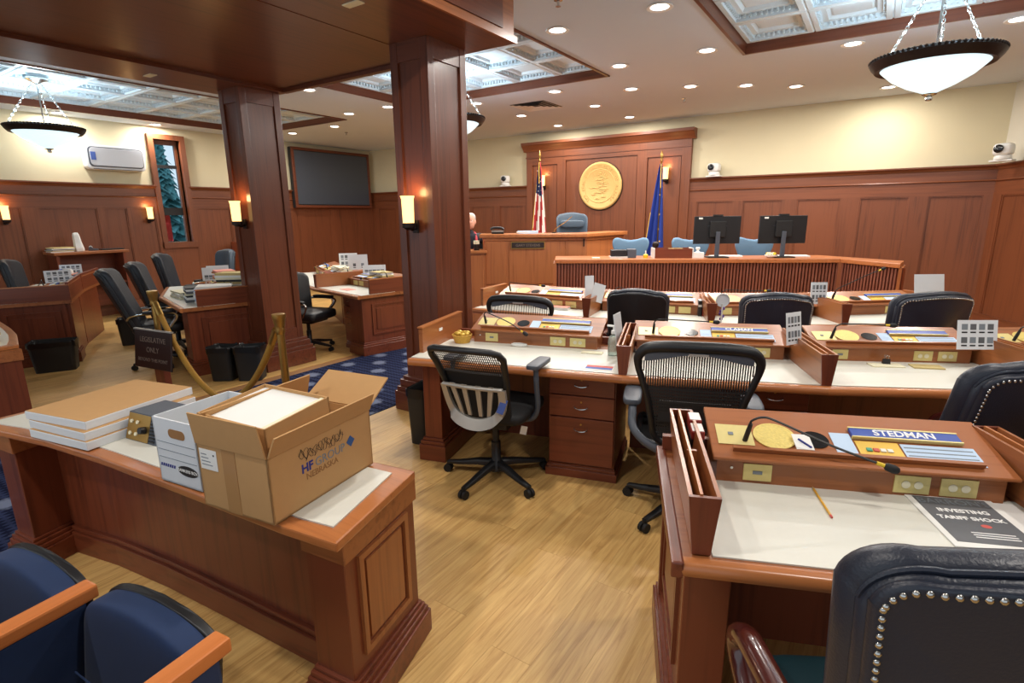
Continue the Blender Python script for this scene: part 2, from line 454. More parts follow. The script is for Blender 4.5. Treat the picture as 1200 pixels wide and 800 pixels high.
# raised bay behind the seal
sx0, sx1 = g(-6.36), g(-2.92)
MB().box(sx0, -.05, 0, sx1, 0, 3.0).build('bay_board', 'wall_wood_z', wf)
for p, q in ((sx0, g(-6.22)), (g(-5.62), g(-5.43)), (g(-3.91), g(-3.72)), (g(-3.08), sx1)):
    MB().box(p, -.085, 0, q, -.05, 2.94).build('pilaster', 'wall_wood_z', wf)
for p, q, t in ((g(-6.22), g(-5.62), 2.66), (g(-5.43), g(-3.91), 2.72), (g(-3.72), g(-3.08), 2.66)):
    MB().box(p, -.085, t, q, -.05, 2.94).build('head_rail', 'wall_wood_x', wf)
    MB().box(p+.02, -.062, .3, q-.02, -.05, t-.02).build('panel', 'wall_wood_z', wf)
MB().box(sx0-.01, -.10, 2.80, sx1+.01, -.085, 2.825).build('rail_moulding', 'wall_wood_x', wf)
MB().prism([(0, 2.93), (-.10, 2.93), (-.115, 2.96), (-.15, 3.0), (-.20, 3.05), (-.215, 3.055), (-.215, 3.105), (0, 3.105)], sx0-.06, sx1+.06, 'x').build('cornice', 'wall_wood_x', wf)
# left wall, local x = Y + 3
wl = wroot('wall_left', (-11.25, -3, 0), math.pi/2)
WY0, WY1, WZ0, WZ1 = 5.02+3, 5.48+3, 1.22, 3.08
pl = MB()
pl.box(0, 0, 0, WY0, .15, 3.5); pl.box(WY1, 0, 0, 13.35, .15, 3.5); pl.box(WY0, 0, 0, WY1, .15, WZ0); pl.box(WY0, 0, WZ1, WY1, .15, 3.5)
pl.build('plaster', 'plaster', wl)
y = lambda Y: Y+3
wainscot(wl, 0, y(4.95), [(y(a), y(b)) for a, b in ((-2.6, -1.9), (-1.7, -1.0), (-.8, -.1), (.1, .8), (1.0, 1.7), (1.9, 2.45), (2.55, 2.95), (3.17, 3.97), (4.06, 4.42), (4.52, 4.88))])
wainscot(wl, y(5.55), 13.2, [(y(a), y(b)) for a, b in ((5.65, 6.3), (6.45, 7.1), (7.25, 7.9), (8.05, 8.8), (8.95, 9.6))])
MB().box(y(4.95), -.05, 0, y(5.55), 0, 1.12).build('panel', 'wall_wood_z', wl)
# right wall turns towards the camera
wr = wroot('wall_right', (1.3, 10.2, 0), math.atan2(-.93, .36))
MB().box(0, 0, 0, 14, .15, 3.5).build('plaster', 'plaster_pale', wr)
wainscot(wr, 0, 14, [(.22+k*1.1, .22+k*1.1+.9) for k in range(12)], pre='wall_wood_')

# window in the left wall
w1 = wroot('window_1', (-11.25, -3, 0), math.pi/2)
fr = [('window_frame', (WY0-.09, -.075, WZ0-.09, WY0, .06, WZ1+.09)), ('window_frame', (WY1, -.075, WZ0-.09, WY1+.09, .06, WZ1+.09)),
      ('window_frame', (WY0, -.075, WZ1, WY1, .06, WZ1+.09)), ('window_sill', (WY0-.09, -.10, WZ0-.11, WY1+.09, .06, WZ0))]
for n, b in fr: MB().box(*b).build(n, 'wall_wood_z', w1)
for b in ((WY0, .06, WZ0, WY0+.05, .12, WZ1), (WY1-.05, .06, WZ0, WY1, .12, WZ1), (WY0+.05, .06, WZ1-.08, WY1-.05, .12, WZ1)):
    MB().box(*b).build('sash', 'wall_wood_z', w1)
MB().box(WY0+.05, .07, 2.58, WY1-.05, .11, 2.64).build('sash_bar', 'black_matte', w1)
MB().box(WY0+.05, .07, 1.72, WY1-.05, .11, 1.86).build('sash_bar', 'black_matte', w1)
for z0, z1 in ((WZ0, 1.72), (1.86, 2.58), (2.64, WZ1-.08)):
    MB().box(WY0+.05, .088, z0, WY1-.05, .094, z1).build('pane', 'pane', w1)

# ------------------------------------------------------------------ ceiling with coffers
COF = [(-6.22, -2.96, 4.45, 6.63, 5, 3), (-1.43, 1.83, 4.45, 6.63, 5, 3), (-10.62, -7.9, -1.0, 6.72, 4, 11)]
cm = MB()
xs = sorted({-11.4, 7.2}|{c[0] for c in COF}|{c[1] for c in COF}); ys = sorted({-3.2, 10.4}|{c[2] for c in COF}|{c[3] for c in COF})
for i in range(len(xs)-1):
    for j in range(len(ys)-1):
        mx, my = (xs[i]+xs[i+1])/2, (ys[j]+ys[j+1])/2
        if any(c[0] < mx < c[1] and c[2] < my < c[3] for c in COF): continue
        cm.box(xs[i], ys[j], 3.3, xs[i+1], ys[j+1], 3.36)
ceil = struct(cm.build('ceiling', 'ceiling_paint'))
def coffer_tile(w, d):
    m = MB()
    # beams round the edge (half a beam on each side), bottom at 0, field at .09
    b = .055
    def ring(o, i, z0, z1):
        (ox, oy), (ix, iy) = o, i
        P = [(-ox, -oy, z0), (ox, -oy, z0), (ox, oy, z0), (-ox, oy, z0), (-ix, -iy, z1), (ix, -iy, z1), (ix, iy, z1), (-ix, iy, z1)]
        m.add(P, [(0, 4, 5, 1), (1, 5, 6, 2), (2, 6, 7, 3), (3, 7, 4, 0)])
    W2, D2 = w/2, d/2
    ring((W2, D2), (W2-.012, D2-.012), .014, 0); ring((W2-.012, D2-.012), (W2-b, D2-b), 0, 0)
    ring((W2-b, D2-b), (W2-b, D2-b), 0, .055); ring((W2-b, D2-b), (W2-b-.07, D2-b-.07), .055, .055)
    ring((W2-b-.07, D2-b-.07), (W2-b-.09, D2-b-.09), .055, .09); ring((W2-b-.09, D2-b-.09), (W2-b-.11, D2-b-.11), .09, .075)
    e = (W2-b-.11, D2-b-.11); m.add([(-e[0], -e[1], .075), (e[0], -e[1], .075), (e[0], e[1], .075), (-e[0], e[1], .075)], [(0, 3, 2, 1)])
    n = 11
    for k in range(n):
        t = -1+2*(k+.5)/n
        for sgn in (-1, 1):
            x = t*(W2-b-.01); yv = sgn*(D2-b-.014); m.box(x-.009, yv-.012, .022, x+.009, yv+.012, .055)
            yv = t*(D2-b-.01); x = sgn*(W2-b-.014); m.box(x-.012, yv-.009, .022, x+.012, yv+.009, .055)
    return m.build('coffer_tile', 'coffer_white', mesh_only=True)
for (x0, x1, y0, y1, nx, ny) in COF:
    for b in ((x0, y0, x0+.03, y1), (x1-.03, y0, x1, y1), (x0, y0, x1, y0+.03), (x0, y1-.03, x1, y1)):
        MB().box(b[0], b[1], 3.285, b[2], b[3], 3.42).build('coffer_frame', 'column_wood_x' if b[2]-b[0] > 1 else 'column_wood_y', ceil)
    tw, td = (x1-x0-.06)/nx, (y1-y0-.06)/ny
    tm = coffer_tile(tw, td)
    for i in range(nx):
        for j in range(ny): obj('coffer_tile', tm, ceil, (x0+.03+(i+.5)*tw, y0+.03+(j+.5)*td, 3.385))
MB().box(-11.4, -3.2, 3.5, 7.2, 10.4, 3.56).build('upper_slab', 'coffer_white', ceil)

# ------------------------------------------------------------------ canopy on two columns
cn = root('ceiling_canopy')
cx0, cx1, cy0, cy1, cz = -6.0, -2.5, -.6, 3.80, 2.93
for n, b in (('soffit_border', (cx0, cy0, cz, -5.38, cy1, cz+.05)), ('soffit_border', (-3.28, cy0, cz, cx1, cy1, cz+.05)), ('soffit_border', (-5.38, 3.74, cz-.005, -3.28, cy1, cz+.05)), ('soffit_border', (-5.38, cy0, cz, -3.28, .3, cz+.05))):
    MB().box(*b).build(n, 'column_wood_y', cn)
MB().box(-5.40, .28, cz+.03, -3.26, 3.76, cz+.06).build('soffit_panel', 'column_wood_y', cn)
for b in ((-5.38, .3, cz-.004, -5.345, 3.74, cz+.035), (-3.315, .3, cz-.004, -3.28, 3.74, cz+.035)):
    MB().box(*b).build('soffit_moulding', 'column_wood_y', cn)
for b, ax in (((cx0, cy0, cz+.05, cx0+.05, cy1, 3.3), 'y'), ((cx1-.05, cy0, cz+.05, cx1, cy1, 3.3), 'y'), ((cx0+.05, cy1-.05, cz+.05, cx1-.05, cy1, 3.3), 'x'), ((cx0+.05, cy0, cz+.05, cx1-.05, cy0+.05, 3.3), 'x')):
    MB().box(*b).build('fascia', 'desk_wood_'+ax, cn)
for k in range(3):   # raised fields on the aisle side fascia
    MB().box(cx1, .1+k*1.22, cz+.07, cx1+.012, 1.2+k*1.22, 3.28).build('fascia_panel', 'column_wood_y', cn)
MB().box(cx1, cy0, cz+.0, cx1+.02, cy1+.02, cz+.05).build('fascia_moulding', 'desk_wood_y', cn)
for x, y_ in ((-5.7, 2.62), (-2.86, 2.55)):
    MB().box(x-.07, y_-.03, cz-.006, x+.07, y_+.03, cz).build('soffit_light', 'paper_cream', cn)  # recessed soffit lights, drawn as plain cream plates that give no light
def column(n, x0, x1, y0, y1):
    r = root(n)
    MB().box(x0+.018, y0+.018, .2, x1-.018, y1-.018, cz).build('shaft', 'column_wood_z', r)
    s = .075
    for (a, b) in ((x0, x0+s), (x1-s, x1)):
        for (c, d) in ((y0, y0+s), (y1-s, y1)): MB().box(a, c, .2, b, d, cz).build('corner_post', 'column_wood_z', r, bevel=.004)
    for (a, c, b, d) in ((x0+s, y0+.004, x1-s, y0+.018), (x0+s, y1-.018, x1-s, y1-.004), (x1-.018, y0+s, x1-.004, y1-s), (x0+.004, y0+s, x0+.018, y1-s)):
        for z0, z1 in ((.30, .42), (cz-.14, cz)): MB().box(a, c, z0, b, d, z1).build('cross_rail', 'column_wood_x', r)
    for e, z0, z1 in ((.085, 0, .17), (.07, .17, .21), (.05, .21, .27), (.03, .27, .30)):
        MB().box(x0-e, y0-e, z0, x1+e, y1+e, z1).build('plinth', 'column_wood_x', r, bevel=.006)
column('trim_column_1', -5.82, -5.45, 3.30, 3.755)
column('trim_column_2', -3.28, -2.90, 3.25, 3.705)

# ------------------------------------------------------------------ light fixtures
ring_m = MB().lathe([(.075, 0), (.105, 0), (.11, -.006), (.105, -.012), (.075, -.006)], 24, cap=False).build('trim_ring', 'white_plastic', mesh_only=True, smooth=True)
lens_m = MB().lathe([(.078, .0), (.074, -.004), (.0, -.005)], 24, cap=False).build('lens', 'downlight', mesh_only=True)
DL = [  # x, y, which one
 (-1.71, 4.78, 'largest one at the top edge of the photo'), (-2.67, 4.79, 'beside the wooden canopy corner'), (-2.69, 6.28, 'off the corner of the middle coffer'),
 (-1.71, 6.26, 'off the corner of the right coffer'), (-2.32, 7.81, 'middle one of the slanting line above the bench'), (-3.02, 7.48, 'left end of the slanting line above the bench'),
 (-1.70, 8.20, 'fourth of the slanting line above the bench'), (-1.16, 8.67, 'fifth of the slanting line above the bench'), (-.44, 6.90, 'left of the big pendant, below the right coffer'),
 (-.12, 9.50, 'right end of the slanting line, behind the big pendant'), (-3.93, 6.99, 'under the edge of the middle coffer'), (-3.92, 8.25, 'beside the square air vent'),
 (-3.86, 9.53, 'above the right part of the seal bay'), (-5.30, 8.27, 'left of the square air vent'), (-5.31, 9.57, 'above the left part of the seal bay'),
 (.82, 6.94, 'at the right border of the photo'), (-5.28, 6.98, 'above the half hidden pendant'), (-6.51, 4.94, 'touching the canopy edge between the columns'),
 (-6.53, 6.37, 'against the second column'), (-7.45, 6.39, 'at the corner of the left coffer'), (-8.68, 7.08, 'above the framed dark screen'),
 (-10.02, 7.12, 'above the left end of the framed dark screen'), (-10.98, 3.60, 'behind the left pendant'), (-11.0, 5.02, 'above the tall window')]
for i, (x, y_, w) in enumerate(DL):
    t = thing('downlight', 'round white recessed ceiling downlight, '+w, 'downlight', (x, y_, 3.3), 0, 'recessed ceiling downlights')
    obj('trim_ring', ring_m, t); obj('lens', lens_m, t)
    lamp('downlight_lamp', 'AREA', (0, 0, -.02), DOWN_W, (1, .94, .87), t, size=.14)
# downlights of the same grid behind and beside the camera, unseen but lighting the near desks
for x, y_ in ((-1.7, 2.4), (-1.7, .2), (.9, 3.2), (.9, 1.2), (2.4, 4.8), (-3.0, -1.2)):
    t = thing('downlight', 'round recessed ceiling downlight of the grid over the front desks, out of view', 'downlight', (x, y_, 3.3), 0, 'recessed ceiling downlights')
    obj('trim_ring', ring_m, t); obj('lens', lens_m, t)
    lamp('downlight_lamp', 'AREA', (0, 0, -.02), DOWN_W, (1, .94, .87), t, size=.14)

def pendant(x, y_, z, label):
    t = thing('pendant_lamp', label, 'pendant lamp', (x, y_, z), 0, 'bowl pendant lamps')
    R = .41
    MB().lathe([(R-.07, -.035), (R-.03, -.045), (R, -.01), (R+.015, .015), (R-.005, .04), (R-.05, .045), (R-.07, .02)], 48, cap=False).build('rim', 'bronze', t, smooth=True)
    bd = MB()
    for k in range(72):
        a = 2*math.pi*k/72; bd.sq(((R+.008)*math.cos(a), (R+.008)*math.sin(a), .03), (.012, .012, .012), 1, 1, 6, 4)
    b_ = bd.build('rim_beads', 'bronze', t); b_['kind'] = 'stuff'
    MB().lathe([(R-.06, -.03), (R-.09, -.06), (R-.15, -.115), (R-.25, -.175), (R-.34, -.215), (.03, -.232), (.0, -.233)], 48, cap=False).build('bowl', 'bowl_glass', t, smooth=True)
    MB().lathe([(.0, -.285), (.02, -.28), (.026, -.265), (.018, -.25), (.045, -.24), (.05, -.232), (.0, -.228)], 16, cap=False).build('finial', 'chrome', t, smooth=True)
    top = 3.42-z
    MB().lathe([(.13, top), (.13, top-.02), (.05, top-.05), (.02, top-.07)], 20).build('canopy_plate', 'chrome', t, smooth=True)
    MB().tube([(0, 0, top-.06), (0, 0, .06), (0, 0, -.2)], .009, 8).build('stem', 'chrome', t)
    for k in range(3):
        a = 2*math.pi*k/3+.55
        p0 = Vector((.05*math.cos(a), .05*math.sin(a), top-.06)); p1 = Vector(((R-.03)*math.cos(a), (R-.03)*math.sin(a), .04))
        ch = MB(); n = int((p1-p0).length/.034); d = (p1-p0).normalized()
        s1 = d.cross(Vector((0, 0, 1))).normalized(); s2 = d.cross(s1)
        for q in range(n):
            c0 = p0+d*((q+.5)*.034); s_ = s1 if q % 2 else s2
            ch.tube([c0+d*.02*math.cos(u)+s_*.010*math.sin(u) for u in [2*math.pi*w/8 for w in range(8)]], .0035, 5, closed=True)
        ch.build('chain', 'chrome', t, smooth=True)
    lamp('pendant_bulb', 'POINT', (0, 0, .10), PEND_W, (.80, .92, 1.0), t, radius=.12)
    return t
pendant(.2, 5.54, 2.76, 'large bowl pendant lamp with bronze beaded rim hanging at the upper right')
pendant(-4.59, 5.54, 2.80, 'bowl pendant lamp half hidden behind the second column')
pendant(-9.2, 2.85, 2.80, 'bowl pendant lamp with bronze rim hanging at the upper left')

def sconce(x, y_, z, rz, label):
    "local -y points into the room"
    t = thing('wall_sconce', label, 'wall sconce', (x, y_, z), rz, 'amber glass wall sconces')
    MB().box(-.03, -.012, -.16, .03, 0, -.06).build('back_plate', 'bronze', t, bevel=.004)
    MB().tube([(0, -.01, -.12), (0, -.05, -.135), (0, -.075, -.12)], .012, 8).build('bracket', 'bronze', t, smooth=True)
    MB().lathe([(.02, -.135), (.05, -.115), (.052, -.085), (.045, -.08)], 20, (0, -.085, 0)).build('cup', 'bronze', t, smooth=True)
    MB().lathe([(.044, -.08), (.046, .0), (.048, .10), (.056, .125), (.052, .125), (.044, .10), (.042, .0), (.04, -.078)], 20, (0, -.085, 0), cap=False).build('glass_shade', 'sconce_glass', t, smooth=True)
    lamp('sconce_bulb', 'POINT', (0, -.085, .15), SCONCE_W, (1, .60, .24), t, radius=.04)
sconce(-5.61, 3.30, 1.70, 0, 'amber glass wall sconce on the first wooden column')
sconce(-3.09, 3.25, 1.68, 0, 'amber glass wall sconce on the nearer second column')
sconce(-11.195, 4.75, 1.74, math.pi/2, 'amber glass wall sconce on the left wall beside the tall window')
sconce(-11.195, 2.74, 1.75, math.pi/2, 'amber glass wall sconce at the left border of the photo')
sconce(-5.93, 10.135, 2.32, 0, 'amber glass wall sconce behind the striped flag')
sconce(-3.34, 10.135, 2.34, 0, 'amber glass wall sconce behind the blue flag')
# sprinklers, vent
for x, y_, l in ((-2.32, 4.17, 'at the top edge of the photo'), (-2.62, 8.55, 'in front of the seal wall'), (-9.1, 7.7, 'above the framed screen')):
    t = thing('sprinkler', 'small ceiling sprinkler head '+l, 'sprinkler', (x, y_, 3.3), 0, 'ceiling sprinklers')
    MB().lathe([(.035, 0), (.035, -.006), (.012, -.012), (.008, -.04)], 12).build('body', 'chrome', t)
    MB().lathe([(.022, -.045), (.022, -.048), (0, -.048)], 12, cap=False).build('deflector', 'chrome', t)
t = thing('ceiling_vent', 'square white louvred air vent in the ceiling in front of the seal', 'air vent', (-4.66, 7.70, 3.3))
for k in range(4):
    e0, e1 = .30-k*.07, .30-k*.07-.045
    m = MB()
    P = [(-e0, -e0, -.012), (e0, -e0, -.012), (e0, e0, -.012), (-e0, e0, -.012), (-e1, -e1, .0), (e1, -e1, .0), (e1, e1, .0), (-e1, e1, .0)]
    m.add(P, [(0, 1, 5, 4), (1, 2, 6, 5), (2, 3, 7, 6), (3, 0, 4, 7)]).build('louvre', 'camera_white', t)
MB().box(-.3, -.3, -.002, .3, .3, 0).build('backing', 'ink_black', t)
# ------------------------------------------------------------------ legislators' desks
WT = .742          # wood worktop, laminate on top to .746
def sx_pts(m, sx):
    "mirror a finished mesh builder in local x"
    if sx < 0:
        m.v = [(-p[0], p[1], p[2]) for p in m.v]; m.f = [f[::-1] for f in m.f]
    return m
def raised_panel(par, x0, x1, z0, z1, y_, out, mat='desk_wood_z', name='panel', ax='y'):
    "framed raised field on a face at y_, standing out by |out| (sign = direction)"
    m = MB()
    i = .045
    def q(x, z, d): return (x, y_+d, z) if ax == 'y' else (y_+d, x, z)
    P = [q(x0, z0, 0), q(x1, z0, 0), q(x1, z1, 0), q(x0, z1, 0), q(x0, z0, out), q(x1, z0, out), q(x1, z1, out), q(x0, z1, out),
         q(x0+.015, z0+.015, out), q(x1-.015, z0+.015, out), q(x1-.015, z1-.015, out), q(x0+.015, z1-.015, out),
         q(x0+.022, z0+.022, out*.2), q(x1-.022, z0+.022, out*.2), q(x1-.022, z1-.022, out*.2), q(x0+.022, z1-.022, out*.2),
         q(x0+i+.02, z0+i+.02, out*.9), q(x1-i-.02, z0+i+.02, out*.9), q(x1-i-.02, z1-i-.02, out*.9), q(x0+i+.02, z1-i-.02, out*.9)]
    fs = []
    for a in (0, 4, 8, 12):
        for k in range(4): fs.append((a+k, a+(k+1) % 4, a+4+(k+1) % 4, a+4+k))
    fs.append((16, 17, 18, 19))
    m.add(P, fs)
    o = m.build(name, mat, par)
    bm = bmesh.new(); bm.from_mesh(o.data); bmesh.ops.recalc_face_normals(bm, faces=bm.faces); bm.to_mesh(o.data); bm.free()
    return o
def handle(par, x, z, y_):
    m = MB().tube(bez([(x-.042, y_, z), (x-.036, y_-.018, z-.004), (x, y_-.024, z-.010), (x+.036, y_-.018, z-.004), (x+.042, y_, z)], 4), .0035, 6)
    return m.build('handle', 'chrome', par, smooth=True)
def desk(label, o, th, Wd, sx=1, hut=(.2, 1.1), hv=.58, ml=0, mr=0, end=None, ped=None, leg=False, plate=None, detail=2, back=.80, group='legislators\' desks', depth=.82, far=False, mic=None, lam0=0):
    """o = front corner (left, or right for the mirrored left hand rows); local x runs along the front, y to the back.
    ml/mr = mitre angles at the two ends; end = 'l' adds the tall end panel; ped = x range of a drawer pedestal."""
    t = thing('legislator_desk', label, 'desk', (o[0], o[1], 0), sx*D2R(th), group)
    tl, tr = math.tan(D2R(ml)), math.tan(D2R(mr))
    X0 = lambda y_: y_*tl
    X1 = lambda y_: Wd-y_*tr
    B = lambda m, n, mt, **k: sx_pts(m, sx).build(n, mt, t, **k)
    # worktop with a rounded front rail
    B(MB().prism([(X0(.03), .03), (X1(.03), .03), (X1(depth), depth), (X0(depth), depth)], .703, WT, 'z'), 'worktop', 'desk_wood_x')
    prof = [(.035, .700), (.012, .700), (.002, .707), (0, .722), (.004, .738), (.014, .745), (.035, .745)]
    m = MB(); n = len(prof)
    m.add([(X0(a), a, b) for a, b in prof]+[(X1(a), a, b) for a, b in prof], [tuple(range(n)), tuple(range(n, 2*n))[::-1]]+[(i, n+i, n+(i+1) % n, (i+1) % n) for i in range(n)])
    B(m, 'front_rail', 'edge_wood_x', smooth=True)
    B(MB().prism([(X0(.05)+lam0, .05), (X1(.05), .05), (X1(hv+.02), hv+.02), (X0(hv+.02)+lam0, hv+.02)], WT, .7465, 'z'), 'writing_surface', 'laminate')
    if lam0: B(MB().box(-.012, .0, .700, .022, depth, .748), 'side_rail', 'red_wood_y', bevel=.006)
    # console
    h0, h1 = hut
    yb = depth-.01
    B(MB().prism([(hv, WT), (hv, .832), (yb, .905), (yb, WT)], h0, h1, 'x'), 'console', 'desk_wood_x')
    sl = math.atan2(.905-.832, yb-hv)
    lid = MB().prism([(hv-.022, .830), (hv-.024, .842), (yb+.012, .921), (yb+.012, .905)], h0-.018, h1+.025, 'x')
    lid = B(lid, 'console_lid', 'desk_wood_x', bevel=.003, seg=1)
    B(MB().prism([(hv+.012, .854), (hv+.004, .870), (hv+.018, .874), (hv+.024, .858)], h0+.05, h1-.06, 'x'), 'lid_ledge', 'desk_wood_x')
    B(MB().box(X0(depth)+.01, depth-.03, WT, X1(depth)-.01, depth, back), 'back_board', 'red_wood_x')
    # things let into the sloping lid: local frame on the lid, a = along x, b = up the slope
    sa, ca = math.sin(sl), math.cos(sl)
    def on_lid(a, b, up=0): return (sx*a, hv-.024+b*ca-up*sa, .842+b*sa+up*ca)
    def lid_plate(n, a0, a1, b0, b1, th_, mt, par=t):
        P = [on_lid(a0, b0, .0002), on_lid(a1, b0, .0002), on_lid(a1, b1, .0002), on_lid(a0, b1, .0002)]
        Q = [on_lid(a0, b0, th_), on_lid(a1, b0, th_), on_lid(a1, b1, th_), on_lid(a0, b1, th_)]
        m_ = MB().hexa(P, Q)
        if sx < 0: m_.f = [f[::-1] for f in m_.f]
        return m_.build(n, mt, par)
    def lid_disc(n, a, b, r, th_, mt, r2=None):
        m_ = MB(); K = 28; r2 = r2 or r
        ring = lambda rr, u: [on_lid(a+rr*math.cos(2*math.pi*k/K), b+rr*math.sin(2*math.pi*k/K), u) for k in range(K)]
        m_.loft([ring(r, .0003), ring(r, th_), ring(r2*.9, th_), ring(r2*.88, th_*.7), ring(.001, th_*.7)], cap=False)
        return m_.build(n, mt, t)
    w = h1-h0
    a = lambda v: h0+v*w
    lid_plate('microphone_plate', a(.01), a(.15), .075, .185, .0015, 'gold_plate')
    s_ = lid_disc('seal_medallion', a(.235), .135, .070, .003, 'gold_medal')
    lid_disc('cup_recess', a(.385), .13, .042, .0012, 'lens_black', .05)
    lid_plate('paper_card', a(.450), a(.525), .05, .175, .0015, 'paper_blue')
    gp = lid_plate('voting_panel', a(.532), a(.685), .045, .138, .002, 'gold_panel')
    if detail > 1:
        for k, mt in enumerate(('button_green', 'button_red', 'button_white', 'button_white')):
            lid_plate('button', a(.560)+k*.021, a(.560)+k*.021+.016, .085, .10, .006, mt, gp)
        lid_plate('switch_mark', a(.055), a(.075), .125, .14, .004, 'ink_grey')
    sh = lid_plate('roll_sheet', a(.692), a(.945), .045, .135, .0018, 'paper_blue')
    if detail > 1:
        for k in range(4): lid_plate('print_line', a(.70), a(.935), .055+k*.02, .060+k*.02, .0022, 'ink_grey', sh)
    npl = lid_plate('nameplate', a(.530), a(.915), .150, .198, .012, 'nameplate_blue')
    lid_plate('nameplate_trim', a(.527), a(.918), .195, .201, .0135, 'gold_plate', npl); lid_plate('nameplate_trim', a(.527), a(.918), .147, .152, .0135, 'gold_plate', npl)
    if plate:
        c0 = on_lid(a(.722), .174, .0125)
        text('lettering', plate, .042, 'white_ink', npl, c0, (sl, 0, 0), sx=1.0, bold=.0008)
    # socket plates on the console front
    for k, (x0, x1) in enumerate(((a(.10), a(.205)), (a(.635), a(.755)), (a(.79), a(.91)))):
        p = B(MB().box(x0, hv-.004, .758, x1, hv, .818), 'socket_plate', 'gold_plate')
        if detail > 1:
            if k:
                for q in (-.018, .018): sx_pts(MB().lathe([(.013, 0), (.013, .002), (0, .002)], 12, (0, 0, 0), cap=False), sx).build('socket', 'paper_cream', p, loc=(sx*((x0+x1)/2+q), hv-.0045, .788), rot=(math.pi/2, 0, 0))
            else: sx_pts(MB().box((x0+x1)/2-.015, hv-.006, .782, (x0+x1)/2+.015, hv-.004, .794), sx).build('jack', 'ink_grey', p)
    if detail > 1: B(MB().lathe([(.005, 0), (.005, .004), (0, .004)], 10, cap=False), 'lock', 'chrome', loc=(sx*a(.055), hv-.001, .80), rot=(math.pi/2, 0, 0))
    # gooseneck microphone
    mpath = mic or [(.115, .10, 0), (.130, .105, .085), (.165, .10, .105), (.215, .09, .10), (.40, .03, .06), (.545, -.01, .035)]
    P = [on_lid(a(p[0]), p[1], p[2]) for p in mpath]
    g_ = MB().tube([P[0]]+[Vector(P[0]).lerp(Vector(P[1]), u) for u in (.5, .85)], [.009, .009, .007], 8)
    g_.tube(bez([Vector(P[0]).lerp(Vector(P[1]), .8)]+P[1:], 6), .0042, 6)
    mo = g_.build('gooseneck_microphone', 'black_plastic', t, smooth=True)
    e0, e1 = Vector(P[-2]), Vector(P[-1]); d = (e1-e0).normalized()
    MB().tube([e1, e1+d*.022], .0065, 8).build('status_ring', 'yellow', mo)
    MB().tube([e1+d*.022, e1+d*.028, e1+d*.05, e1+d*.062, e1+d*.066], [.007, .0125, .014, .010, .002], 10).build('foam_tip', 'black_matte', mo, smooth=True)
    # end panel above the worktop
    if end:
        B(MB().prism([(.17, WT), (.17, .905), (.185, .918), (depth+.0, .918), (depth+.0, WT)], -.0+X0(.3), .028+X0(.3), 'x'), 'end_panel', 'red_wood_y' if far else 'desk_wood_y')
        B(MB().box(-.006+X0(.3), .165, .915, .034+X0(.3), depth+.005, .925), 'end_panel_cap', 'edge_wood_y')
        B(MB().box(.028, .42, .845, .031, .47, .865), 'index_label', 'paper')
    # understructure
    B(MB().box(X0(.7)+.02, depth-.10, 0, X1(.7)-.02, depth-.06, .703), 'modesty_panel', 'red_wood_z')
    if leg or end:
        sgn = 0
        B(MB().box(.04, .07, .16, .32, depth-.02, .703) if far else MB().box(.04, .12, .16, .17, depth-.04, .703), 'end_leg', 'red_wood_z', bevel=.003, seg=1)
        wleg = .32 if far else .17
        for e, z0, z1 in ((.035, 0, .115), (.025, .115, .14), (.012, .14, .16)):
            B(MB().box(.04-e, (.07 if far else .12)-e, z0, wleg+e, depth-.04+e, z1), 'leg_plinth', 'red_wood_x', bevel=.003, seg=1)
        if end or leg:
            m = MB(); i0, i1, k0, k1 = .20, depth-.12, .24, .62
            xs_ = .04
            P = [(xs_, i0, k0), (xs_, i1, k0), (xs_, i1, k1), (xs_, i0, k1)]
            for (a0, a1, b0, b1) in ((i0, i1, k0, k0+.02), (i0, i1, k1-.02, k1), (i0, i0+.02, k0+.02, k1-.02), (i1-.02, i1, k0+.02, k1-.02)): m.box(xs_-.012, a0, b0, xs_, a1, b1)
            m.box(xs_-.008, i0+.06, k0+.06, xs_, i1-.06, k1-.06)
            B(m, 'end_leg_panel', 'red_wood_z')
    if ped:
        p0, p1 = ped
        pb = B(MB().box(p0, .16, .07, p1, depth-.10, .703), 'pedestal', 'red_wood_z')
        for e, z0, z1 in ((.02, 0, .055), (.012, .055, .075), (.006, .075, .085)): B(MB().box(p0-e, .16-e, z0, p1+e, depth-.10, z1), 'pedestal_plinth', 'red_wood_x', bevel=.002, seg=1)
        for z0, z1 in ((.56, .695), (.415, .552), (.10, .407)):
            dr = B(MB().box(p0+.006, .138, z0, p1-.006, .162, z1), 'drawer', 'red_wood_x', bevel=.003, seg=1)
            hz = z0+(z1-z0)*(.52 if z1-z0 < .2 else .78)
            hd = handle(dr, sx*(p0+p1)/2, hz, .138)
            MB().lathe([(.006, 0), (.006, .003), (0, .003)], 10, cap=False).build('lock', 'brass', dr, loc=(sx*(p0+p1)/2, .1378, hz+.03), rot=(math.pi/2, 0, 0))
    return t
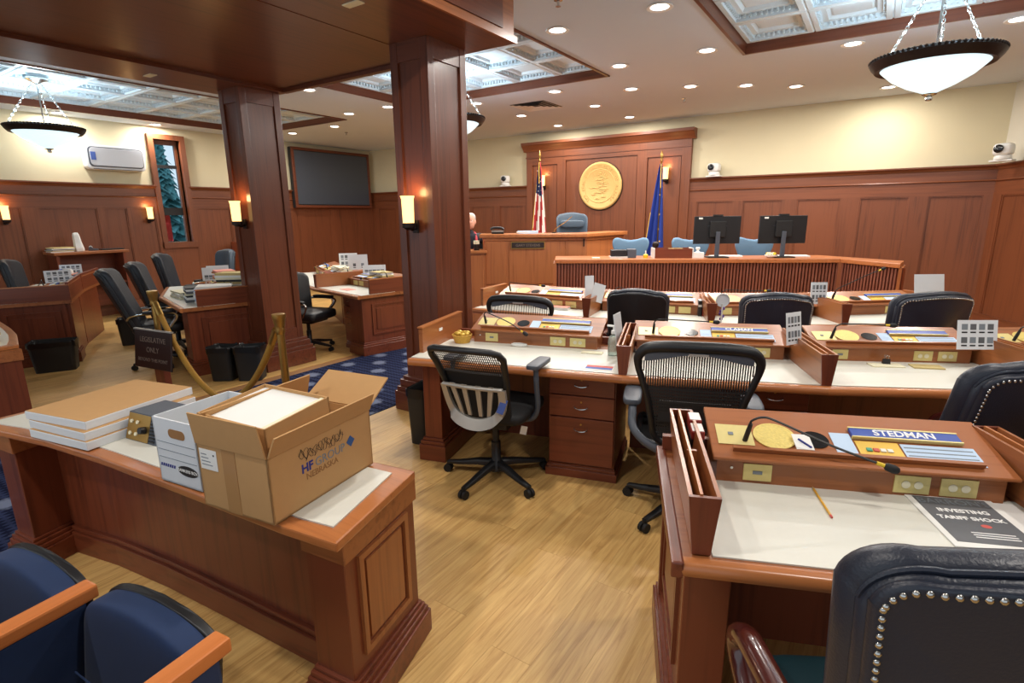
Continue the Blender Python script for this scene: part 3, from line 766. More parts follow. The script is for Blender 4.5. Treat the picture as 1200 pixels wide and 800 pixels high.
def divider(label, o, th, sx=1, L=.68, pedestal=None):
    "wedge shaped book rack standing between two desks; o = front centre on the worktop"
    t = thing('book_rack', label, 'book rack', (o[0], o[1], .7465), sx*D2R(th), 'book racks between the desks')
    b0, b1, H_ = .024, .042, .17
    for s_ in (-1, 1):
        m = MB().hexa([(s_*b0, 0, 0), (s_*(b0-.009), 0, 0), (s_*(b0-.009), L, 0), (s_*b0, L, 0)][::(-1 if s_ > 0 else 1)], [(s_*b1, 0, H_), (s_*(b1-.011), 0, H_), (s_*(b1-.011), L, H_), (s_*b1, L, H_)][::(-1 if s_ > 0 else 1)])
        m.build('side_board', 'desk_wood_y', t, smooth=False)
    MB().hexa([(-b0, -.012, 0), (b0, -.012, 0), (b0, 0, 0), (-b0, 0, 0)], [(-b1, -.012, H_), (b1, -.012, H_), (b1, 0, H_), (-b1, 0, H_)]).build('front_board', 'red_wood_z', t)
    MB().hexa([(-b0, L, 0), (b0, L, 0), (b0, L+.012, 0), (-b0, L+.012, 0)], [(-b1, L, H_), (b1, L, H_), (b1, L+.012, H_), (-b1, L+.012, H_)]).build('back_board', 'red_wood_z', t)
    MB().box(-.012, 0, .01, -.004, L, H_+.004).build('middle_board', 'edge_wood_y', t)
    MB().box(-b0+.009, L*.45, .01, b0-.009, L*.45+.01, H_-.004).build('cross_board', 'edge_wood_x', t)
    MB().box(-b0+.008, 0, .0, b0-.008, L, .012).build('bottom_board', 'red_wood_y', t)
    return t
def row(start, segs, sx=1):
    "segs: (angle, width, dict). returns corner list"
    p = Vector(start); out = []
    for i, (th, w, kw) in enumerate(segs):
        kw = dict(kw)
        if i: kw.setdefault('ml', (th-segs[i-1][0])/2)
        if i < len(segs)-1: kw.setdefault('mr', (segs[i+1][0]-th)/2)
        lab = kw.pop('label'); dv = kw.pop('div', None)
        d = Vector((sx*math.cos(D2R(th)), math.sin(D2R(th))))
        desk(lab, p, th, w, sx, **kw)
        out.append((p.copy(), th)); p = p+d*w
        if dv:
            tm = th if i == len(segs)-1 else (th+segs[i+1][0])/2
            nn = Vector((-sx*math.sin(D2R(tm)), math.cos(D2R(tm))))
            divider(dv, p+nn*.05, tm, sx)
    return out
# right hand rows
row((-.345, 1.285), [
    (22, 1.13, dict(label='nearest desk at the lower right with a magazine and pencil on it', hut=(.175, 1.035), hv=.50, depth=.76, leg=True, lam0=.10, ped=None, plate='STEDMAN',
                    div='empty two slot book rack standing at the right border beside the nearest desk')),
    (28, 1.13, dict(label='desk cut off at the right border beyond the nearest desk', hut=(.2, 1.05), hv=.50, depth=.76))])
nn = Vector((-math.sin(D2R(22)), math.cos(D2R(22)))); uu = Vector((math.cos(D2R(22)), math.sin(D2R(22))))
divider('wedge shaped book rack at the left end of the nearest desk', Vector((-.345, 1.285))+uu*.070+nn*.06, 22, L=.66)
row((-2.46, 2.44), [
    (15, 1.385, dict(label='middle row desk behind the grey ribbed mesh chair, with a tall end panel', hut=(.23, 1.14), hv=.585, end='l', ped=(.915, 1.335), back=.79, plate=None,
                    mic=[(.075, .10, 0), (.07, .10, .075), (.085, .10, .09), (.12, .09, .09), (.30, .03, .06), (.42, -.03, .03)],
                    div='book rack between the first two middle row desks, behind the bottle')),
    (20.5, 1.07, dict(label='middle row desk behind the wide black mesh chair', hut=(.075, .975), hv=.56, ped=(.66, 1.03), back=.79, plate='CLAMAN',
                    mic=[(.115, .10, 0), (.120, .105, .085), (.145, .10, .105), (.185, .10, .108), (.32, .10, .105), (.50, .10, .10)],
                    div='book rack with a photo card, between the second and third middle row desks')),
    (26, 1.12, dict(label='third middle row desk, left of the tall leather chair', hut=(.16, 1.03), hv=.58, back=.79, plate=None,
                    mic=[(.115, .10, 0), (.130, .105, .085), (.165, .10, .105), (.215, .09, .11), (.33, .10, .105), (.45, .10, .10)],
                    div='book rack holding a large card of portrait photos, by the tall leather chair')),
    (32, 1.10, dict(label='last middle row desk at the right border', hut=(.16, 1.03), hv=.58, back=.79))])
row((-3.30, 4.21), [
    (5, 1.2, dict(label='back row desk with a tall end panel behind the small mesh chair', hut=(.10, 1.04), hv=.40, depth=.66, end='l', detail=1,
                  mic=[(.09, .10, 0), (.085, .10, .085), (.10, .10, .10), (.15, .10, .098), (.30, .10, .09), (.46, .10, .085)],
                  div='book rack holding two white cards between the first two back row desks')),
    (14, 1.07, dict(label='back row desk behind the first leather chair of its row', hut=(.08, .97), hv=.42, depth=.66, detail=1,
                  div='book rack between the second and third back row desks')),
    (28.2, 1.075, dict(label='back row desk behind the second leather chair, with an oval gold medallion', hut=(.10, .98), hv=.42, depth=.66, detail=1,
                  mic=[(.115, .10, 0), (.110, .105, .085), (.13, .10, .10), (.17, .10, .11), (.35, .10, .10), (.52, .10, .10)],
                  div='book rack holding a photo card between the last two back row desks')),
    (38.7, 1.09, dict(label='back row desk at the right end, behind the third leather chair', hut=(.10, 1.0), hv=.44, depth=.70, detail=1,
                  mic=[(.115, .10, 0), (.130, .105, .10), (.165, .10, .13), (.215, .09, .16), (.40, .10, .24), (.50, .10, .28)]))])
p_ = Vector((.735, 5.80))
MB().box(0, 0, 0, .03, .72, .17).build('end_board', 'desk_wood_y', thing('desk_end_board', 'upright wooden board at the right end of the back row', 'board', (p_.x-.03, p_.y-.02, .7465), D2R(38.7)))
# left hand rows (mirror image)
row((-5.92, 2.66), [
    (15, 1.2, dict(label='cluttered left side desk beside the first column, raised panel end', hut=(.12, 1.05), hv=.52, end='l', far=True, detail=1, back=.90)),
    (28, 1.07, dict(label='second cluttered desk of the left middle row', hut=(.10, .97), hv=.52, detail=1, back=.90))], sx=-1)
row((-5.0, 4.21), [
    (11, 1.15, dict(label='desk between the two columns with drawers and a raised panel end', hut=(.12, 1.05), hv=.50, end='l', far=True, ped=(.33, .62), detail=1, back=.88,
                    div='low wooden book rack on the desk between the columns')),
    (20, 1.1, dict(label='second desk between the columns, further left', hut=(.10, 1.0), hv=.50, detail=1, back=.88)),
    (29, 1.1, dict(label='third desk behind the first column', hut=(.10, 1.0), hv=.50, detail=1, back=.88))], sx=-1)
row((-8.09, 1.58), [
    (24, 1.2, dict(label='large wooden desk end at the left border above the two waste bins', hut=(.12, 1.05), hv=.50, end='l', far=True, detail=1, back=.95)),
    (30, 1.1, dict(label='second desk of the left front row, towards the left wall', hut=(.10, 1.0), hv=.50, detail=1, back=.95))], sx=-1)

# ------------------------------------------------------------------ counters behind the seats
def counter(label, front, back_y, end_dir, mirror=None):
    t = thing('gallery_counter', label, 'counter', (0, 0, 0))
    mx = (lambda p: (p[0], p[1])) if mirror is None else (lambda p: (2*mirror-p[0], p[1]))
    def pr(poly, z0, z1, n, mt, **k): return MB().prism([mx(p) for p in poly], z0, z1).build(n, mt, t, **k)
    bk = [(x-.11*(1-i/(len(front)-1))-.02, yy+back_y) for i, (x, yy) in enumerate(front)]
    pr(front+bk[::-1], .690, .722, 'worktop', 'edge_wood_x', bevel=.007)
    ins = .055
    fi = [(x, yy+ins) for x, yy in front]; bi = [(x, yy-ins) for x, yy in bk]
    fi[0] = (fi[0][0]-ins-.02, fi[0][1]-.005); bi[0] = (bi[0][0]-ins, bi[0][1]-.01); fi[-1] = (fi[-1][0]+ins, fi[-1][1]); bi[-1] = (bi[-1][0]+ins, bi[-1][1])
    pr(fi+bi[::-1], .722, .727, 'writing_surface', 'laminate')
    # apron, modesty panel, base
    f2 = [(x, yy+.05) for x, yy in front]; f3 = [(x, yy+.20) for x, yy in front]; f4 = [(x, yy+.235) for x, yy in front]
    f2[0] = (f2[0][0]-.15, f2[0][1]); f3[0] = (f3[0][0]-.17, f3[0][1]); f4[0] = (f4[0][0]-.17, f4[0][1])
    pr(f3+f4[::-1], .14, .69, 'back_panel', 'red_wood_z')
    pr([(x, yy+.16) for x, yy in f2]+[(x, yy+.13) for x, yy in f3][::-1], .60, .69, 'apron', 'red_wood_x')
    pr([(x, yy-.03) for x, yy in f3]+[(x, yy+.03) for x, yy in f4][::-1], 0, .115, 'base_board', 'red_wood_x', bevel=.004)
    pr([(x, yy-.018) for x, yy in f3]+[(x, yy+.02) for x, yy in f4][::-1], .115, .14, 'base_moulding', 'red_wood_x', bevel=.004)
    # end pilasters
    for (c, dv, wd) in ((front[0], 1, .30), (front[-1], -1, .30)):
        ex, ey = c
        q = [(ex-dv*.055, ey+.06), (ex-dv*(.055+wd*.55), ey+.06-.02*dv), (ex-dv*(.055+wd*.55)-.09, ey+.44), (ex-dv*.055-.09, ey+.46)]
        cxm = sum(p[0] for p in q)/4; cym = sum(p[1] for p in q)/4
        sc = lambda e: [(cxm+(p[0]-cxm)*(1+e/.085), cym+(p[1]-cym)*(1+e/.20)) for p in q]
        pr(sc(0), .15, .69, 'pilaster', 'red_wood_z', bevel=.003, seg=1)
        pr(sc(.012), .60, .69, 'pilaster_head', 'desk_wood_x', bevel=.003, seg=1)
        for e, z0, z1 in ((.045, 0, .10), (.034, .10, .122), (.024, .122, .14), (.012, .14, .155)): pr(sc(e), z0, z1, 'pilaster_plinth', 'red_wood_x', bevel=.004)
        # raised field on the outer face
        a0, a1 = q[0], q[3]
        ed = Vector((a1[0]-a0[0], a1[1]-a0[1])); ln = ed.length; ed.normalize(); no = Vector((ed.y, -ed.x))*dv
        if dv > 0:
            P = lambda s_, z, d_: mx((a0[0]+ed.x*s_+no.x*d_, a0[1]+ed.y*s_+no.y*d_))+(z,)
            m = MB()
            s0, s1, z0, z1 = .06, ln-.06, .21, .585
            for (u0, u1, w0, w1, d_) in ((s0, s1, z0, z0+.022, .012), (s0, s1, z1-.022, z1, .012), (s0, s0+.022, z0+.022, z1-.022, .012), (s1-.022, s1, z0+.022, z1-.022, .012), (s0+.04, s1-.04, z0+.04, z1-.04, .007)):
                m.hexa([P(u0, w0, 0), P(u1, w0, 0), P(u1, w0, d_), P(u0, w0, d_)], [P(u0, w1, 0), P(u1, w1, 0), P(u1, w1, d_), P(u0, w1, d_)])
            m.build('end_panel', 'desk_wood_z', t, smooth=False)
    return t
FR_ = [(-1.21, .872), (-1.42, .842), (-1.82, .805), (-2.10, .780), (-2.51, .738), (-2.90, .682), (-3.17, .622), (-3.44, .56)]
counter('long low wooden counter with cream top, piled with boxes, at the lower left', FR_, .465, 13)
counter('wooden counter end cut off at the left border', [(x+.58, y_+.22) for x, y_ in FR_], .465, 13, mirror=-4.15)

# ------------------------------------------------------------------ clerks' bench with slatted front
bt = D2R(28)
def bench_part(par, p0, p1, back, z):
    "slatted run from p0 to p1"
    p0, p1 = Vector(p0), Vector(p1); d = (p1-p0); L = d.length; d.normalize(); n = Vector((-d.y, d.x))
    if n.y < 0: n = -n
    ang = math.atan2(d.y, d.x)
    k = int(L/.038); step = L/k
    for i in range(k):
        c = p0+d*((i+.5)*step)+n*.035
        obj('slat', SLAT, par, (c.x, c.y, 0), (0, 0, ang))
    a, b = p0+n*.055, p1+n*.055
    MB().prism([tuple(a), tuple(b), tuple(b+n*.03), tuple(a+n*.03)], 0, z-.05).build('slat_backing', 'red_wood_z', par)
SLAT = MB().box(-.0105, -.016, .06, .0105, .02, 1.045).build('slat', 'slat_wood', mesh_only=True)
bn = thing('clerks_bench', 'long clerks\' bench with vertical slatted front below the seal wall', 'bench', (0, 0, 0))
q0, q1, q2 = Vector((-3.36, 6.0)), Vector((-.34, 7.6)), Vector((.235, 7.12))
n1 = Vector((-math.sin(bt), math.cos(bt))); n2 = Vector((.10, .99))
bench_part(bn, q0, q1, n1, 1.1); bench_part(bn, q1, q2, n2, 1.1)
MB().prism([tuple(q0), tuple(q1), tuple(q1+n1*.60), tuple(q0+n1*.60)], 1.05, 1.1).build('counter_top', 'bench_wood_x', bn, bevel=.008)
MB().prism([tuple(q1), tuple(q2), tuple(q2+n2*.45), tuple(q1+n1*.60)], 1.05, 1.1).build('wing_top', 'bench_wood_x', bn, bevel=.008)
MB().prism([tuple(q2-Vector((.01, -.01))), tuple(q2+Vector((.02, .02))), tuple(q2+n2*.45+Vector((.02, .02))), tuple(q2+n2*.45-Vector((.01, -.01)))], 0, 1.05).build('end_board', 'bench_wood_z', bn)
MB().prism([tuple(q0+Vector((-.02, 0))), tuple(q0+Vector((.02, .01))), tuple(q0+n1*.55+Vector((.02, 0))), tuple(q0+n1*.55-Vector((.02, 0)))], 0, 1.05).build('end_board', 'bench_wood_z', bn)
MB().prism([tuple(q0+n1*.03), tuple(q1+n1*.03), tuple(q1+n1*.07), tuple(q0+n1*.07)], 0, .06).build('kick_board', 'bench_wood_x', bn)

# presiding officer's rostrum (stands on a low dais behind the bench)
struct(MB().prism([(-5.6, 6.6), (-4.75, 6.45), (-3.55, 7.22), (-2.6, 8.2), (-2.6, 10.1), (-6.3, 10.1), (-6.3, 6.9)], 0, .30).build('floor_dais', 'wall_wood_x'))
rs = thing('rostrum', 'tall wooden presiding rostrum with a dark name plaque on its front', 'rostrum', (0, 0, 0))
r0, r1, r2, r3 = Vector((-4.74, 6.40)), Vector((-3.50, 7.20)), Vector((-3.42, 8.3)), Vector((-5.25, 7.15))
MB().prism([tuple(r0), tuple(r1), tuple(r2), (-3.62, 8.34), (-3.70, 7.40), (-4.95, 6.62)], .0, 1.33).build('body', 'bench_wood_z', rs)
oo = Vector((.03, -.05))
MB().prism([tuple(r0+Vector((-.06, -.06))), tuple(r1+Vector((.04, -.08))), tuple(r2+Vector((.09, .02))), (-3.70, 8.38), (-3.80, 7.46), (-5.04, 6.70)], 1.33, 1.385).build('top_ledge', 'edge_wood_x', rs, bevel=.012)
MB().prism([tuple(r0+Vector((-.02, -.02))), tuple(r1+Vector((.015, -.03))), tuple(r2+Vector((.04, .0))), (-3.64, 8.36), (-3.72, 7.42), (-4.97, 6.64)], 1.285, 1.33).build('ledge_moulding', 'bench_wood_x', rs, bevel=.01)
ra = math.atan2(r1.y-r0.y, r1.x-r0.x)
for s0, s1 in ((.0, .30), (.34, 1.12), (1.16, 1.47)):
    d = (r1-r0).normalized(); n = Vector((d.y, -d.x)); a, b = r0+d*s0, r0+d*s1
    MB().prism([tuple(a), tuple(b), tuple(b+n*.012), tuple(a+n*.012)], .66, 1.27).build('front_panel', 'bench_wood_z', rs, bevel=.004, seg=1)
d = (r1-r0).normalized(); n = Vector((d.y, -d.x))
a, b = r0+d*.3, r0+d*1.47
MB().prism([tuple(a), tuple(b), tuple(b+n*.05), tuple(a+n*.05)], .60, .64).build('foot_rail', 'edge_wood_x', rs, bevel=.008)
c0 = r0+d*.62+n*.014
pq = MB().box(-.235, -.012, -.04, .235, 0, .04).build('name_plaque', 'sign_dark', rs, loc=(c0.x, c0.y, 1.225), rot=(0, 0, ra))
for b in ((-.245, -.016, -.052, .245, 0, -.04), (-.245, -.016, .04, .245, 0, .052), (-.245, -.016, -.04, -.235, 0, .04), (.235, -.016, -.04, .245, 0, .04)): MB().box(*b).build('plaque_frame', 'brass', pq)
text('plaque_lettering', 'GARY STEVENS', .052, 'sign_letter', pq, (0, -.0125, -.003), (math.pi/2, 0, 0), bold=.0006)
MB().box(-.008, -.004, .0, .008, .008, .11).build('ledge_clip', 'black_matte', rs, loc=(r1.x-.02, r1.y-.06, 1.2))
# lower side desk at the left of the rostrum
sd = thing('side_desk', 'lower wooden desk beside the rostrum in front of the seated person', 'desk', (-4.98, 6.16, 0), D2R(33))
MB().box(-.75, 0, 0, .33, .03, 1.115).build('front_panel', 'bench_wood_z', sd)
MB().box(-.78, -.03, 1.115, .36, .40, 1.155).build('top', 'edge_wood_x', sd, bevel=.008)
MB().box(.08, -.012, .1, .30, 0, 1.08).build('raised_panel', 'bench_wood_z', sd, bevel=.004, seg=1)
MB().box(-.7, -.012, .1, -.02, 0, 1.08).build('raised_panel', 'bench_wood_z', sd, bevel=.004, seg=1)
MB().box(.30, .03, 0, .33, .38, 1.115).build('side_panel', 'bench_wood_z', sd)
# ------------------------------------------------------------------ chairs (all face local +y, origin on the floor)
def star_base(t, r=.32, mat='black_plastic', seat_z=.44, rot=.3, leg_h=.085, wood=False):
    for k in range(5):
        a = rot+2*math.pi*k/5; c, s = math.cos(a), math.sin(a)
        m = MB()
        sec = [(.03, .105, .026, .022), (.12, .10, .024, .018), (r*.75, .078, .020, .013), (r, .068, .016, .010)]
        rings = []
        for d, z, hw, hh in sec:
            rings.append([(c*d-s*q*hw, s*d+c*q*hw, z+w*hh) for q, w in ((-1, -1), (1, -1), (1, .4), (.5, 1), (-.5, 1), (-1, .4))])
        m.loft(rings); lg = m.build('leg', mat, t, smooth=True)
        w = MB()
        for o_ in (-.014, .014):
            cx_, cy_ = c*r, s*r
            w.tube([(cx_-s*(o_-.009), cy_+c*(o_-.009), .027), (cx_-s*(o_+.009), cy_+c*(o_+.009), .027)], .027, 12)
        w.tube([(c*r, s*r, .03), (c*r, s*r, .07)], .009, 8)
        w.build('caster', 'black_matte', lg, smooth=True)
    MB().lathe([(.055, .06), (.055, .11), (.03, .13), (.03, .25), (.022, .25), (.022, seat_z-.06)], 16).build('gas_column', 'black_plastic', t, smooth=True)
def leather_chair(label, pos, rz, top=1.08, w=.54, mat='leather_dark', nails=False, arms='wood', group='leather chairs', tilt=8, detail=1, seat='leather_black'):
    t = thing('leather_chair', label, 'chair', (pos[0], pos[1], 0), D2R(rz), group)
    star_base(t, mat='black_plastic' if arms != 'mahogany' else 'arm_mahogany')
    MB().box(-.16, -.18, .37, .16, .18, .41).build('seat_plate', 'black_plastic', t)
    MB().sq((0, .03, .46), (w*.49, .26, .065), .45, .28).build('seat', seat, t, smooth=True)
    z0 = .42; H = top-z0; ta = D2R(tilt)
    def lean(c, s=1):
        def fn(x, y_, z):
            u = (z+H/2)/H
            x *= .90+.14*min(1, u*1.4)
            z -= .16*(x/(w/2))**2*max(0, u)*.45
            y_ += .10*(x/(w/2))**2*s
            zz = z+H/2; return (x, y_*math.cos(ta)-zz*math.sin(ta), z0+zz*math.cos(ta)+y_*math.sin(ta)-0)
        return fn
    yb = -.20
    def outline(hw, hh, r=.10, arch=.035, n=10):
        "closed outline in x,z: arched top with rounded shoulders, square-ish foot"
        P = [(-hw*.93, -hh+.05), (-hw*.86, -hh), (hw*.86, -hh), (hw*.93, -hh+.05)]
        P += [(hw*(.93+.07*k/5), -hh+.05+(2*hh-.05-r)*k/5) for k in range(1, 6)]
        for k in range(1, n): a_ = math.pi/2*k/n; P.append((hw-r+r*math.cos(a_), hh-r-arch*.4+r*math.sin(a_)))
        for k in range(n+1): u = 1-2*k/n; P.append(((hw-r)*u, hh-arch*.4+arch*.8*(1-u*u)-arch*.0))
        for k in range(1, n): a_ = math.pi/2*(1-k/n); P.append((-(hw-r+r*math.cos(a_)), hh-r-arch*.4+r*math.sin(a_)))
        P += [(-hw*(.93+.07*k/5), -hh+.05+(2*hh-.05-r)*k/5) for k in range(5, 0, -1)]
        return P
    def lay(x, y_, z):
        y_ += .09*(x/(w/2))**2
        zz = z+H/2; return (x, yb+y_*math.cos(ta)-zz*math.sin(ta), z0+zz*math.cos(ta)+y_*math.sin(ta))
    def pad(name, mt, hw, hh, y0, y1, rd, dz=0, r=.10, steps=4):
        rings = []
        def ring(ins, y_): 
            return [lay(x*(1-ins/hw), y_, z*(1-ins/hh)+dz) for x, z in outline(hw, hh, r)]
        rings.append([lay(x*.02, y0, z*.02+dz) for x, z in outline(hw, hh, r)]); rings.append(ring(rd*2.5, y0+.0005))
        for k in range(steps+1): a_ = math.pi/2*k/steps; rings.append(ring(rd*(1-math.sin(a_)), y0+rd*(1-math.cos(a_))))
        for k in range(steps+1): a_ = math.pi/2*(1-k/steps); rings.append(ring(rd*(1-math.sin(a_)), y1-rd*(1-math.cos(a_))))
        rings.append(ring(rd*2.5, y1-.0005)); rings.append([lay(x*.02, y1, z*.02+dz) for x, z in outline(hw, hh, r)])
        return MB().loft(rings, cap=False).build(name, mt, t, smooth=True)
    pad('back_cushion', mat, w/2, H/2, -.030, .045, .034)
    pad('back_rim', mat, w/2-.012, H/2-.010, -.048, -.015, .014, dz=-.004)
    pad('back_shell', mat if nails else 'leather_black', w/2-.018, H/2-.014, -.060, -.04, .008, dz=-.007, r=.075)
    MB().tube([lay(x*.998, -.030, z*.998) for x, z in outline(w/2-.012, H/2-.008)[5:-5]], .0055, 6).build('welt', mat, t, smooth=True)
    if nails:
        nl = MB(); path = [(x, z-.007) for x, z in (lambda O: O[3:]+O[:1])(outline(w/2-.031, H/2-.027, .062))]
        L = [0]
        for a_, b_ in zip(path, path[1:]): L.append(L[-1]+math.hypot(b_[0]-a_[0], b_[1]-a_[1]))
        q = 0; s_ = 0
        while s_ < L[-1]-.001:
            while L[q+1] < s_: q += 1
            u = (s_-L[q])/max(1e-6, L[q+1]-L[q]); x = path[q][0]+(path[q+1][0]-path[q][0])*u; z = path[q][1]+(path[q+1][1]-path[q][1])*u
            nl.sq(lay(x, -.061, z), (.0066, .0048, .0066), 1, 1, 8, 6); s_ += .0165
        no = nl.build('nailhead_trim', 'chrome', t, smooth=True); no['kind'] = 'stuff'
    for s_ in (-1, 1):
        X = s_*(w/2+.015)
        if arms in ('wood', 'mahogany'):
            pth = bez([(X*.96, -.25, .67), (X, -.12, .665), (X*1.02, .05, .655), (X*1.02, .18, .635), (X, .245, .58), (X*.98, .22, .52), (X*.96, .13, .46), (X*.93, .06, .42)], 5)
            n = len(pth)
            MB().tube(pth, [.024+.004*math.sin(math.pi*i/n) for i in range(n)], 10, sx=1.15).build('arm', 'arm_mahogany', t, smooth=True)
        else:
            pth = bez([(X*.9, -.24, .58), (X, -.20, .62), (X, -.05, .635), (X, .15, .635), (X, .22, .60), (X*.9, .16, .50), (X*.8, .08, .41)], 5)
            MB().tube(pth, .013, 8, sx=1.6).build('arm', 'chrome', t, smooth=True)
            MB().sq((X, .05, .652), (.032, .15, .018), .4, .3, 16, 8).build('arm_pad', 'leather_black', t, smooth=True)
    return t
FRC = leather_chair('big dark leather chair with nailhead trim in the lower right foreground', (.225, 1.25), 29, top=1.13, w=.62, nails=True, arms='mahogany', detail=2, seat='seat_teal', tilt=1)
leather_chair('dark leather chair with nailheads at the right border, turned sideways', (.34, 3.02), 48, top=1.10, w=.56, nails=True, arms='mahogany', tilt=14)
leather_chair('first leather chair of the back row, behind the bottle', (-1.60, 4.33), 14, top=1.07, w=.50, arms='mahogany', group='back row leather chairs')
leather_chair('second leather chair of the back row, middle one of the three', (-.66, 4.70), 22, top=1.06, w=.53, nails=True, arms='mahogany', group='back row leather chairs')
leather_chair('third leather chair of the back row, with nailheads, nearest the wall', (.27, 5.20), 36, top=1.07, w=.60, nails=True, arms='mahogany', group='back row leather chairs')
lg = 'thickly padded leather chairs of the left rows'
leather_chair('black padded leather chair seen from the side at the left, nearest the aisle', (-6.80, 2.80), -28, top=1.16, w=.54, mat='leather_grey', arms='metal', group=lg, tilt=20)
leather_chair('padded leather chair second in the left middle row', (-7.38, 3.26), -30, top=1.16, w=.54, mat='leather_grey', arms='metal', group=lg, tilt=16)
leather_chair('padded leather chair third in the left middle row, under the window', (-8.45, 3.95), -38, top=1.17, w=.56, mat='leather_grey', arms='metal', group=lg, tilt=10)
leather_chair('leather chair cut off at the left border behind the large desk', (-9.82, 2.58), -28, top=1.13, w=.58, mat='leather_grey', arms='metal', group=lg)
leather_chair('grey leather chair with rounded back seen beyond the cluttered desk', (-8.95, 4.62), 172, top=1.15, w=.60, mat='leather_blue', arms='metal', group=lg)
leather_chair('black leather chair pulled out at the desk between the columns', (-5.90, 4.15), -75, top=.98, w=.52, mat='leather_black', arms='metal', group=lg, tilt=6)

def aeron(label, pos, rz, top=1.02, detail=1, wd=.56):
    t = thing('mesh_chair', label, 'chair', (pos[0], pos[1], 0), D2R(rz), 'black mesh chairs')
    star_base(t, rot=-2.25, r=.335)
    MB().box(-.12, -.14, .38, .12, .14, .42).build('mechanism', 'black_plastic', t, bevel=.01)
    # seat frame and membrane
    ring = [(x, y_+.05, .46+.02*(abs(x)/.26)**2-(.03 if y_ > .2 else 0)) for x, y_ in rrect(-.265, -.22, .265, .24, .11, 5)]
    MB().tube(ring, .016, 8, closed=True).build('seat_frame', 'black_plastic', t, smooth=True)
    MB().sheet([[(-.25+.5*j/10, -.16+.42*i/8, .455-.02*math.cos((j/10-.5)*3)) for j in range(11)] for i in range(9)], .004).build('seat_membrane', 'mesh_black', t)
    # back frame: wide at the shoulders, narrow at the waist
    z0, z1 = .50, top
    def bp(x, z):
        u = (z-z0)/(z1-z0); return (x, -.21-.10*u-.02*math.sin(u*math.pi)+.25*x*x, z)
    half = [(.0, z0-.02), (.13, z0-.01), (.185, z0+.04), (.205, z0+.14), (.225, z0+.25), (.258, z0+.36), (wd/2, z1-.115), (wd/2+.002, z1-.06), (wd/2-.03, z1-.018), (wd/2-.09, z1-.004), (.10, z1+.002), (0, z1+.003)]
    curve = bez([(x, 0, z) for x, z in half], 4)
    out = [(p.x, p.z) for p in curve]; out = out+[(-x, z) for x, z in out[::-1][1:-1]]
    rings = []
    m = MB(); pts = [bp(x, z) for x, z in out]
    rad = [.017+.012*max(0, (z-z1+.12)/.12) for x, z in out]
    m.tube(pts, rad, 8, closed=True); m.build('back_frame', 'black_plastic', t, smooth=True)
    # head rail, lighter band below the top edge
    def wat(z):
        for (xa, za), (xb, zb) in zip(half, half[1:]):
            if za <= z <= zb and zb > za: return xa+(xb-xa)*(z-za)/(zb-za)
        return wd/2-.05
    g_ = []
    for j in range(21):
        x = -.9*wd/2+.9*wd*j/20
        dz = .05-.028*math.cos(x/(wd/2)*math.pi)+.012
        g_.append((bp(x, z1-.005), bp(x, z1-.005-dz*.8)))
    MB().sheet([[a for a, b in g_], [b for a, b in g_]], .012).build('head_rail', 'grey_plastic', t)
    MB().box(-.045, -.004, -.006, .045, 0, .006).build('maker_badge', 'silver', t, loc=(0, bp(0, z1-.04)[1]-.013, z1-.033))
    # pellicle as fine vertical bands
    mm = MB(); nb = 46
    for k in range(nb):
        x = (-.5+(k+.5)/nb)*wd*.97; hw = wd*.97/nb*.30
        zs = [z0+.02+(z1-.045-z0)*i/9 for i in range(10)]
        zz = [z for z in zs if wat(z) > abs(x)+.004]
        if len(zz) < 2: continue
        mm.sheet([[bp(x-hw, z) for z in zz], [bp(x+hw, z) for z in zz]])
    for k in range(16):
        z = z0+.03+(z1-.25-z0)*k/15; ww = wat(z)-.01
        mm.sheet([[bp(-ww+2*ww*j/8, z-.006) for j in range(9)], [bp(-ww+2*ww*j/8, z+.006) for j in range(9)]])
    pm_ = mm.build('pellicle', 'mesh_black', t); pm_['kind'] = 'stuff'
    MB().sheet([[bp(-.17+.34*j/8, z0+.13)[:1]+(bp(-.17+.34*j/8, z0+.13)[1]-.012, z0+.13+dz) for j in range(9)] for dz in (0, .05, .11)], .012).build('lumbar_pad', 'black_matte', t)
    MB().tube(bez([(0, -.10, .40), (0, -.24, .42), (0, -.27, .52), (0, -.255, .60)], 4), .03, 10).build('back_spine', 'black_plastic', t, smooth=True)
    for s_ in (-1, 1):
        MB().tube(bez([(s_*.12, -.24, .45), (s_*.22, -.24, .50), (s_*.29, -.20, .56), (s_*.30, -.14, .63), (s_*.30, -.08, .655)], 4), .022, 8).build('arm_post', 'grey_plastic', t, smooth=True)
        MB().sq((s_*.305, .0, .675), (.05, .14, .022), .5, .5, 20, 8).build('arm_pad', 'grey_plastic', t, smooth=True)
    return t
aeron('wide black mesh chair with striped see-through back in the middle row', (-.74, 2.83), 19, top=1.03, detail=2, wd=.55)
aeron('small black mesh chair top behind the middle row console at the back left', (-2.43, 3.93), 12, top=.99, wd=.54)

